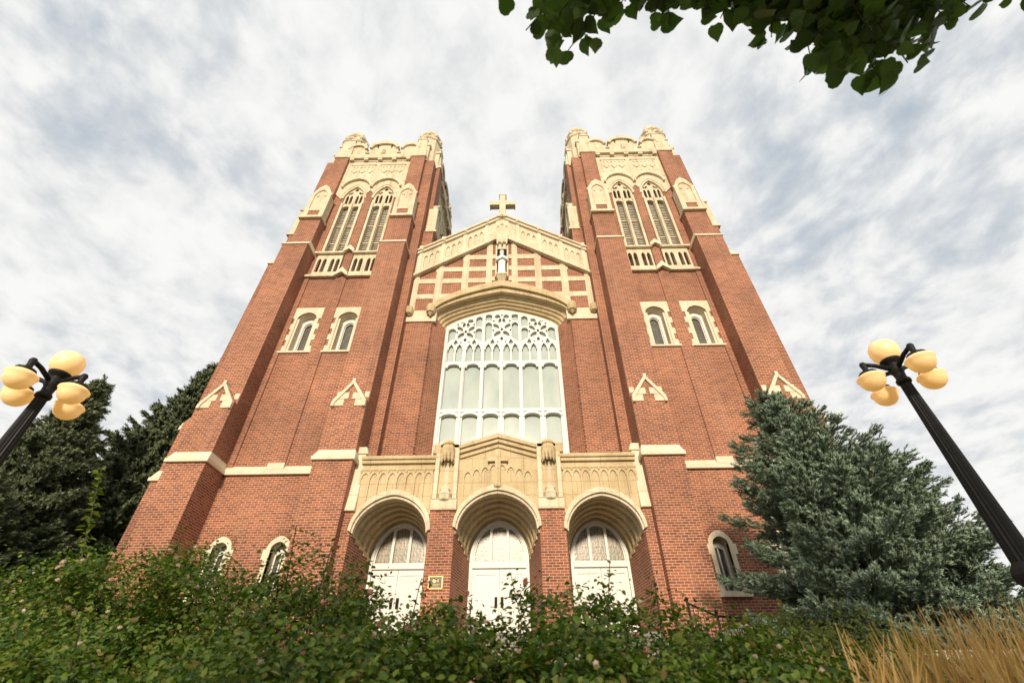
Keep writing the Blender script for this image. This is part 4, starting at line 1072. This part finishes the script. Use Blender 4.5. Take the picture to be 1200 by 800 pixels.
def spruce(label, c, h, rad, zmin, mat, seed, tl=.26, dens=1.0, droop=.15, top_pow=.85, group=None, lean=0.0, TIP=62):
    rng = np.random.default_rng(seed); base = c[2]; z0 = base
    t = thing('spruce_tree', label, 'spruce tree', c, group)
    MB().tube([(c[0], c[1], base-.1), (c[0]+lean*.3, c[1], base+h*.5), (c[0]+lean, c[1], base+h*.97)], [rad*.055+.05, rad*.035+.03, .012], 9).build('trunk', 'bark', t)
    TV = []; TD = []; TS = []; limb = MB()
    nw = int(h/(.30 if h < 9 else .42)*min(dens, 1.6)**.5)
    for w in range(nw):
        f = (w+.5)/nw                       # 0 bottom .. 1 top
        z = base+zmin*(1-f)+h*f; z = base+h*(f*.965+.0)+zmin*(1-f)
        rr = rad*(1-f)**top_pow*rng.uniform(.86, 1.1)+.10
        nb = int(5+7*min(1, rr/rad*1.6)); a0 = rng.uniform(0, 6.28)
        for b in range(nb):
            a = a0+2*math.pi*(b+rng.uniform(-.3, .3))/nb; L_ = rr*rng.uniform(.68, 1.18); el = R(-12+TIP*f**1.6)+rng.normal(0, .10)
            m_ = max(3, int(L_/.16)); us = np.linspace(0.12, 1, m_)
            dirh = np.array([math.cos(a), math.sin(a), 0]); side = np.array([-math.sin(a), math.cos(a), 0])
            o = np.array([c[0]+lean*f*f, c[1], z])
            pt = lambda u: o+dirh*(u*L_*math.cos(el))+np.array([0, 0, 1])*(u*L_*math.sin(el)-droop*L_*math.sin(math.pi*u)*.7+.10*L_*u*u)
            limb.tube([Vector(pt(u)) for u in (-.06, .35, .7, 1)], [.012+.014*L_, .010+.009*L_, .010, .005], 4)
            for u in us:
                p = pt(u); k = 2 if u < .35 else (4 if u < .9 else 5)
                wd = .42*L_*(1-u)*.9+.10
                for q in range(max(1, int(k*dens))):
                    sgn = rng.choice([-1, 1]); off = rng.uniform(0, 1)*wd
                    d = dirh*rng.uniform(.5, 1.1)+side*sgn*rng.uniform(.2, 1.0)*(1 if u < .95 else .3)+np.array([0, 0, rng.uniform(-.1, .75)])
                    TV.append(p+side*sgn*off+np.array([0, 0, rng.normal(0, .05)])+dirh*rng.uniform(-.08, .08)); TD.append(d); TS.append(tl*rng.uniform(.7, 1.25))
    limb.tube([(c[0], c[1], base+.05), (c[0]+lean*.25, c[1], base+h*.5), (c[0]+lean*.9, c[1], base+h*.93)], .012, 4)  # added rod, unseen inside the trunk, ties the limbs together
    limb.build('limbs', 'bark', t)
    # leader
    for i in range(10): TV.append(np.array([c[0]+lean, c[1], base+h*(.93+.007*i)])); TD.append(np.array([rng.normal(0, .35), rng.normal(0, .35), 1])); TS.append(tl)
    P = np.array(TV); D = unit(np.array(TD)); Sz = np.array(TS); n = len(P)
    # each twig: a bottle brush of needle blades
    nb = 20; V = []; Fc = []
    up = np.tile(np.array([[0, 0, 1.0]]), (n, 1)); A = unit(np.cross(D, up)+1e-6); B = np.cross(A, D)
    for j in range(nb):
        u = (j+rng.uniform(0, 1, n))/nb; ang = rng.uniform(0, 2*math.pi, n)
        rdir = A*np.cos(ang)[:, None]+B*np.sin(ang)[:, None]
        st = P+D*(u*Sz)[:, None]; ln = (Sz*.34)[:, None]
        tip = st+(D*.75+rdir*.85)*ln; wv = unit(np.cross(D, rdir))*(Sz*.075)[:, None]
        V.append(np.stack([st-wv, st+wv, tip], 1))
    # the twig axis itself, two crossed blades
    for ax in (A, B):
        w_ = ax*(Sz*.075)[:, None]; V.append(np.stack([P-w_, P+w_, P+D*Sz[:, None]*1.05], 1))
    # island order: blades of one twig are not joined, colour varies per blade
    V = np.concatenate(V).reshape(-1, 3); Fc = np.arange(len(V)).reshape(-1, 3)
    arrays_obj('crown', V, Fc, mat, t)
    return t
spruce('blue spruce with silvery needles right of the entrance, before the right tower', (7.58, 10.2, GZ), 5.95, 2.42, .12, 'blue_needle', 11, .165, 2.8, droop=.10, top_pow=.70, lean=-.38, group='blue spruces on the lawn')
spruce('shorter broad blue spruce partly hidden behind the right lamp post', (9.15, 10.6, GZ), 4.5, 1.85, .12, 'blue_needle', 12, .165, 2.3, droop=.10, group='blue spruces on the lawn', top_pow=.62)
spruce('tall dark spruce just left of the left tower', (-21.0, 25, GZ), 18.9, 6.2, 1.0, 'dark_needle', 21, .38, 2.1, .26, top_pow=1.08, group='dark spruces beside the left tower', lean=.9, TIP=35)
spruce('dark spruce behind the left lamp globes', (-20.9, 19.2, GZ), 13.4, 4.4, 1.0, 'dark_needle', 22, .34, 2.1, .26, top_pow=1.08, group='dark spruces beside the left tower', TIP=35)
spruce('low dark spruce at the far left edge', (-19.2, 15.4, GZ), 6.6, 3.6, .5, 'dark_needle', 23, .28, 2.2, .2, top_pow=.6, group='dark spruces beside the left tower', TIP=35)

# rose hedge in front of the church
hedge = [
 # x, y, rx, ry, top z, leaves, mat, blossoms, bmat, label
 (-4.55, 4.7, 1.14, 0.92, 1.06, 20900, 'rose_leaf', 8, 'pink', 'rose bush with red pink blooms at the far left of the hedge'),
 (-3.35, 4.4, 0.97, 0.8, 1.13, 20900, 'rose_leaf', 16, 'pale_pink', 'rose bush with faded cream blooms below the outer left window'),
 (-2.5, 4.2, 0.71, 0.63, 1.17, 17100, 'rose_leaf', 8, 'pale_pink', 'tall leafy rose bush reaching up to the outer left window'),
 (-1.72, 4, 0.71, 0.63, 0.95, 17100, 'rose_leaf', 14, 'pale_pink', 'rose bush with cream blooms beside the inner left window'),
 (-0.86, 3.7, 0.68, 0.63, 0.92, 17100, 'rose_leaf', 9, 'pale_pink', 'rose bush below the left church door'),
 (-0.2, 3.4, 0.57, 0.57, 0.66, 15200, 'rose_leaf', 9, 'pink', 'rose bush with pink buds under the wall plaque'),
 (0.26, 3, 0.41, 0.46, 0.49, 9500, 'rose_leaf', 6, 'pink', 'small rose bush just left of the centre door'),
 (0.58, 2.6, 0.3, 0.4, 0.32, 5700, 'rose_leaf', 5, 'pale_pink', 'low rose bush before the centre door'),
 (1.02, 3.2, 0.48, 0.57, 0.66, 13300, 'rose_leaf', 5, 'pink', 'dense rose bush right of the centre door'),
 (1.5, 3.5, 0.57, 0.57, 0.67, 15200, 'rose_leaf', 5, 'pale_pink', 'rose bush below the right church door'),
 (2.02, 3.8, 0.57, 0.57, 0.47, 14250, 'rose_leaf', 4, 'pale_pink', 'low rose bush left of the iron railing'),
 (2.5, 3.9, 0.51, 0.52, 0.38, 12350, 'rose_leaf', 3, 'pale_pink', 'low rose bush in front of the iron railing'),
 (3.3, 4.8, 0.59, 0.57, 0.76, 14250, 'yellow_leaf', 2, 'pale_pink', 'taller yellow green shrub below the blue spruce'),
 (3.42, 4.25, 0.55, 0.52, 0.50, 11400, 'yellow_leaf', 2, 'pale_pink', 'low yellow green shrub at the right end of the rose hedge'),
]
for i, (x, y, rx, ry, zt, n, mt, bl, bm_, lb) in enumerate(hedge):
    bush('rose_bush' if mt == 'rose_leaf' else 'yellow_shrub', lb, 'shrub', (x, y), rx, ry, zt+(.08 if x < -.4 else .05), int(n*1.6), .035, mt, 100+i, 'bushes of the front hedge', bl*3, bm_, fm=.44)
fr_h = [(-2.4, 2.9, 0.97, 0.63, 0.41, 17100, 'low shaded rose bush in the left corner of the foreground'), (-1.2, 2.8, 0.85, 0.57, 0.40, 17100, 'low shaded rose bush in front of the cream blooms'),
        (-0.35, 2.6, 0.68, 0.52, 0.38, 15200, 'low shaded rose bush before the left church door'), (0.2, 2.4, 0.48, 0.46, 0.35, 11400, 'low shaded rose bush left of the centre in the foreground'),
        (1.08, 2.4, 0.51, 0.46, 0.33, 12350, 'low shaded rose bush right of the centre in the foreground'), (1.75, 2.7, 0.63, 0.52, 0.33, 14250, 'low shaded rose bush before the iron railing'), (2.1, 3.1, 0.45, 0.42, 0.28, 10000, 'low shaded rose bush left of the golden grasses')]
for i, (x, y, rx, ry, zt, n, lb) in enumerate(fr_h):
    bush('rose_bush', lb, 'shrub', (x, y), rx, ry, zt, int(n*1.6), .034, 'rose_leaf', 140+i, 'bushes of the front hedge', 7, 'pale_pink', fm=.36)
bush('red_shrub', 'dark red barberry shrub under the golden grasses', 'shrub', (3.3, 2.95), .5, .2, .12, 2400, .035, 'red_leaf', 160, None)
# upright light green shoot by the left spruces
sh = thing('sapling', 'slender upright light green sapling before the left spruces', 'sapling', (-4.1, 5.9, LZ))
MB().tube([(-4.1, 5.9, LZ), (-4.35, 5.9, .6), (-5.12, 5.9, 2.72)], [.02, .014, .004], 5).build('stem', 'stem', sh)
rng = np.random.default_rng(5); zz = np.repeat(np.linspace(.5, 2.70, 44), 3); aa = rng.uniform(0, 6.28, len(zz)); rr = .05+.15*(1-(zz-.5)/2.2)
xs = -4.31-(zz-.5)*.368
V, Fc = leaves(rng, np.stack([xs+rr*.3*np.cos(aa), 5.9+rr*.3*np.sin(aa), zz], 1), np.stack([np.cos(aa)*.3, np.sin(aa)*.3, np.ones(len(zz))], 1), np.full(len(zz), .085), droop=-.2)
arrays_obj('foliage', V, Fc, 'yellow_leaf', sh)

# feather reed grass clumps
def reed(x, y, n, ht, seed, label):
    rng = np.random.default_rng(seed); t = thing('reed_grass', label, 'ornamental grass', (x, y, LZ), 'golden feather reed grasses')
    bl, pl_, = [], []
    V = []; Fc = []; Vp = []; Fp = []
    for i in range(n):
        a = rng.uniform(0, 6.28); r0 = rng.uniform(0, .12); ln = rng.uniform(.0, .15); b = rng.uniform(.0, 6.28); h = (ht-LZ)*rng.uniform(.82, 1.05)
        p0 = np.array([x+r0*math.cos(a), y+r0*math.sin(a), LZ]); tip = p0+np.array([ln*math.cos(a)*1.3+.04, ln*math.sin(a)*1.3, h])
        us = np.linspace(0, 1, 7); pts = np.array([p0+(tip-p0)*np.array([u**1.7, u**1.7, u]) for u in us])
        nod = rng.uniform(0, .12); pts[-1] += np.array([nod*math.cos(a), nod*math.sin(a), -nod*.6]); pts[-2] += np.array([nod*.3*math.cos(a), nod*.3*math.sin(a), 0])
        sd_ = np.array([math.cos(b), math.sin(b), 0]); w = np.array([.0016, .0016, .0015, .0018, .0050, .0062, .0010])
        k = len(V)
        for p, ww in zip(pts, w): V += [p-sd_*ww, p+sd_*ww]
        for j in range(6): Fc.append((k+2*j, k+2*j+1, k+2*j+3, k+2*j+2))
        sd2 = np.array([-sd_[1], sd_[0], 0]); k = len(V)
        for p, ww in zip(pts, w): V += [p-sd2*ww, p+sd2*ww]
        for j in range(6): Fc.append((k+2*j, k+2*j+1, k+2*j+3, k+2*j+2))
        for q in range(5):       # awns of the plume
            u = rng.uniform(.66, .98); p = p0+(tip-p0)*np.array([u**1.7, u**1.7, u]); d = np.array([rng.normal(0, .012), rng.normal(0, .012), .035])
            k = len(V); V += [p-sd_*.002, p+sd_*.002, p+d+sd_*.001, p+d-sd_*.001]; Fc.append((k, k+1, k+2, k+3))
    arrays_obj('plumes', np.array(V), np.array(Fc), 'straw', t)
    # arching leaf blades at the foot
    V = []; Fc = []
    for i in range(n//3):
        a = rng.uniform(0, 6.28); ln = rng.uniform(.2, .4); h = rng.uniform(.5, .9)
        us = np.linspace(0, 1, 5); pts = [np.array([x+math.cos(a)*ln*u**1.5, y+math.sin(a)*ln*u**1.5, LZ+h*(1.6*u-.75*u*u)]) for u in us]; sd_ = np.array([-math.sin(a), math.cos(a), 0])
        k = len(V)
        for p, ww in zip(pts, (.005, .006, .006, .004, .001)): V += [p-sd_*ww, p+sd_*ww]
        for j in range(4): Fc.append((k+2*j, k+2*j+1, k+2*j+3, k+2*j+2))
    arrays_obj('blades', np.array(V), np.array(Fc), 'straw', t)
reed(2.30, 2.85, 53, 0.31, 1, 'thin clump of golden reed grass next to the rose hedge')
reed(2.75, 3.05, 100, 0.37, 2, 'dense clump of golden reed grass, second from the hedge')
reed(3.15, 3.2, 124, 0.46, 3, 'tall golden reed grass clump above the red barberry')
reed(3.55, 3.3, 136, 0.50, 4, 'tall golden reed grass clump under the lamp pole')
reed(2.95, 2.65, 71, 0.28, 5, 'shorter golden reed grass clump in front of the barberry')
reed(3.95, 3.35, 136, 0.50, 6, 'golden reed grass clump at the right edge')
reed(3.4, 2.75, 88, 0.30, 7, 'shorter golden reed grass clump at the lower right corner')

# linden tree whose bough hangs into the top right
lt = thing('linden_tree', 'leafy linden tree whose bough hangs over the top right corner', 'tree', (2.6, -2.6, LZ))
mb = MB(); mb.tube([(2.6, -2.6, LZ-.1), (2.62, -2.6, 0), (2.55, -2.55, 1.6), (2.6, -2.6, 4.0), (2.5, -2.7, 6.5)], [.24, .19, .17, .13, .04], 10)
mb.build('trunk', 'bark', lt)
lm = MB(); rng = np.random.default_rng(77)
main = [(2.57, -2.56, 1.9), (2.45, -1.6, 2.65), (2.3, -.5, 3.15), (2.15, .35, 3.3), (2.0, .62, 3.12)]
lm.tube(main, [.09, .06, .04, .022, .008], 7)
def px(x, y, zc): 
    return np.array(CAM)+np.array(cf)*zc+np.array(cr2)*((x-600)/533*zc)-np.array(cu2)*((y-400)/533*zc)
src = [(2.3, -.5, 3.15), (2.15, .35, 3.3)]
tips = [(612, 22), (640, 15), (662, 45), (690, -8), (745, 0), (780, -25), (822, 0), (715, 2), (728, -12), (760, 6), (800, -10), (840, 8), (850, -18), (880, 5), (665, 5), (628, 30), (655, 30), (860, -5), (900, 30), (905, 0), (930, 20), (945, 50), (960, -10), (975, 75), (985, 40), (1000, 60), (1005, 15), (1030, 85), (1035, 50), (1040, 10), (1060, 60), (1072, -15), (1080, 30), (1110, 10), (1135, -5), (1190, -15), (1010, -30), (915, -40), (1050, -35), (990, 0), (1020, 30), (1065, 25), (955, 20), (1095, -5)]
twigs = [(src[0] if x < 850 or x > 1150 else src[1], px(x+4, y+14, 2.35+.25*((i*37) % 10)/10)) for i, (x, y) in enumerate(tips)]
LP = []
for a, b in twigs:
    a, b = np.array(a), np.array(b); md = (a+b)/2+np.array([0, 0, .10])
    pts = [(1-u)**2*a+2*u*(1-u)*md+u*u*b for u in np.linspace(0, 1, 8)]
    lm.tube([Vector(p) for p in pts], [.012, .010, .008, .007, .006, .005, .004, .003], 5)
    for u in np.linspace(.45, 1.0, 20):
        p = (1-u)**2*a+2*u*(1-u)*md+u*u*b
        for _ in range(2): LP.append(p+rng.normal(0, .045, 3)*np.array([1, 1, .6]))
cl = []
for i in range(22):      # crown limbs behind and above the camera
    a = 2*math.pi*i/22*3+rng.uniform(-.3, .3); z = rng.uniform(1.7, 5.6); r = rng.uniform(1.2, 4.2)
    p0 = (2.58, -2.6, z-.4); p1 = (2.2+1.25*r*math.cos(a), -4.2+r*.6*math.sin(a), z+rng.uniform(.2, 1.2)); lm.tube([p0, tuple((np.array(p0)+np.array(p1))/2+np.array([0, 0, .15])), p1], [.06, .035, .01], 6); cl.append(p1)
lm.build('limbs', 'bark', lt)
LP = np.array(LP)
def linden_leaves(P, size, rng, flat=.35):
    n = len(P); Nn = unit(np.array([[0, 0, 1.0]])+rng.normal(0, flat, (n, 3))); ax = rng.normal(0, 1, (n, 3)); ax[:, 2] -= .7
    ax = unit(ax-Nn*np.sum(ax*Nn, 1, keepdims=True)); sd_ = np.cross(Nn, ax); s = (size*rng.uniform(.7, 1.25, n))[:, None]
    prof = [(0, .0), (-.06, .22), (.08, .43), (.32, .50), (.58, .40), (.80, .20), (1.08, 0)]
    L_ = [P+ax*s*u+sd_*s*w+Nn*s*(.10*(w/.5)) for u, w in prof]; Rr = [P+ax*s*u-sd_*s*w+Nn*s*(.10*(w/.5)) for u, w in prof[1:-1]]
    V = np.stack(L_+Rr, 1).reshape(-1, 3); k = len(prof)+len(prof)-2; b = np.arange(n)[:, None]*k
    l = [0, 1, 2, 3, 4, 5, 6]; r_ = [0, 6, 11, 10, 9, 8, 7]
    return V, np.concatenate([b+np.array([l]), b+np.array([r_])])
V, Fc = linden_leaves(LP, .088, rng, .5)
# crown further up and behind
CP = []
for p in cl+[(2.5, -2.7, 6.3), (2.7, -2.5, 5.8)]:
    for _ in range(330): CP.append(np.array(p)+rng.normal(0, .62, 3))
CP = np.array(CP); CP = CP[CP[:, 1] < -.75]
V2, F2 = linden_leaves(CP, .14, rng, .6)
arrays_obj('crown', np.concatenate([V, V2]), np.concatenate([Fc, F2+len(V)]), 'tree_leaf', lt)
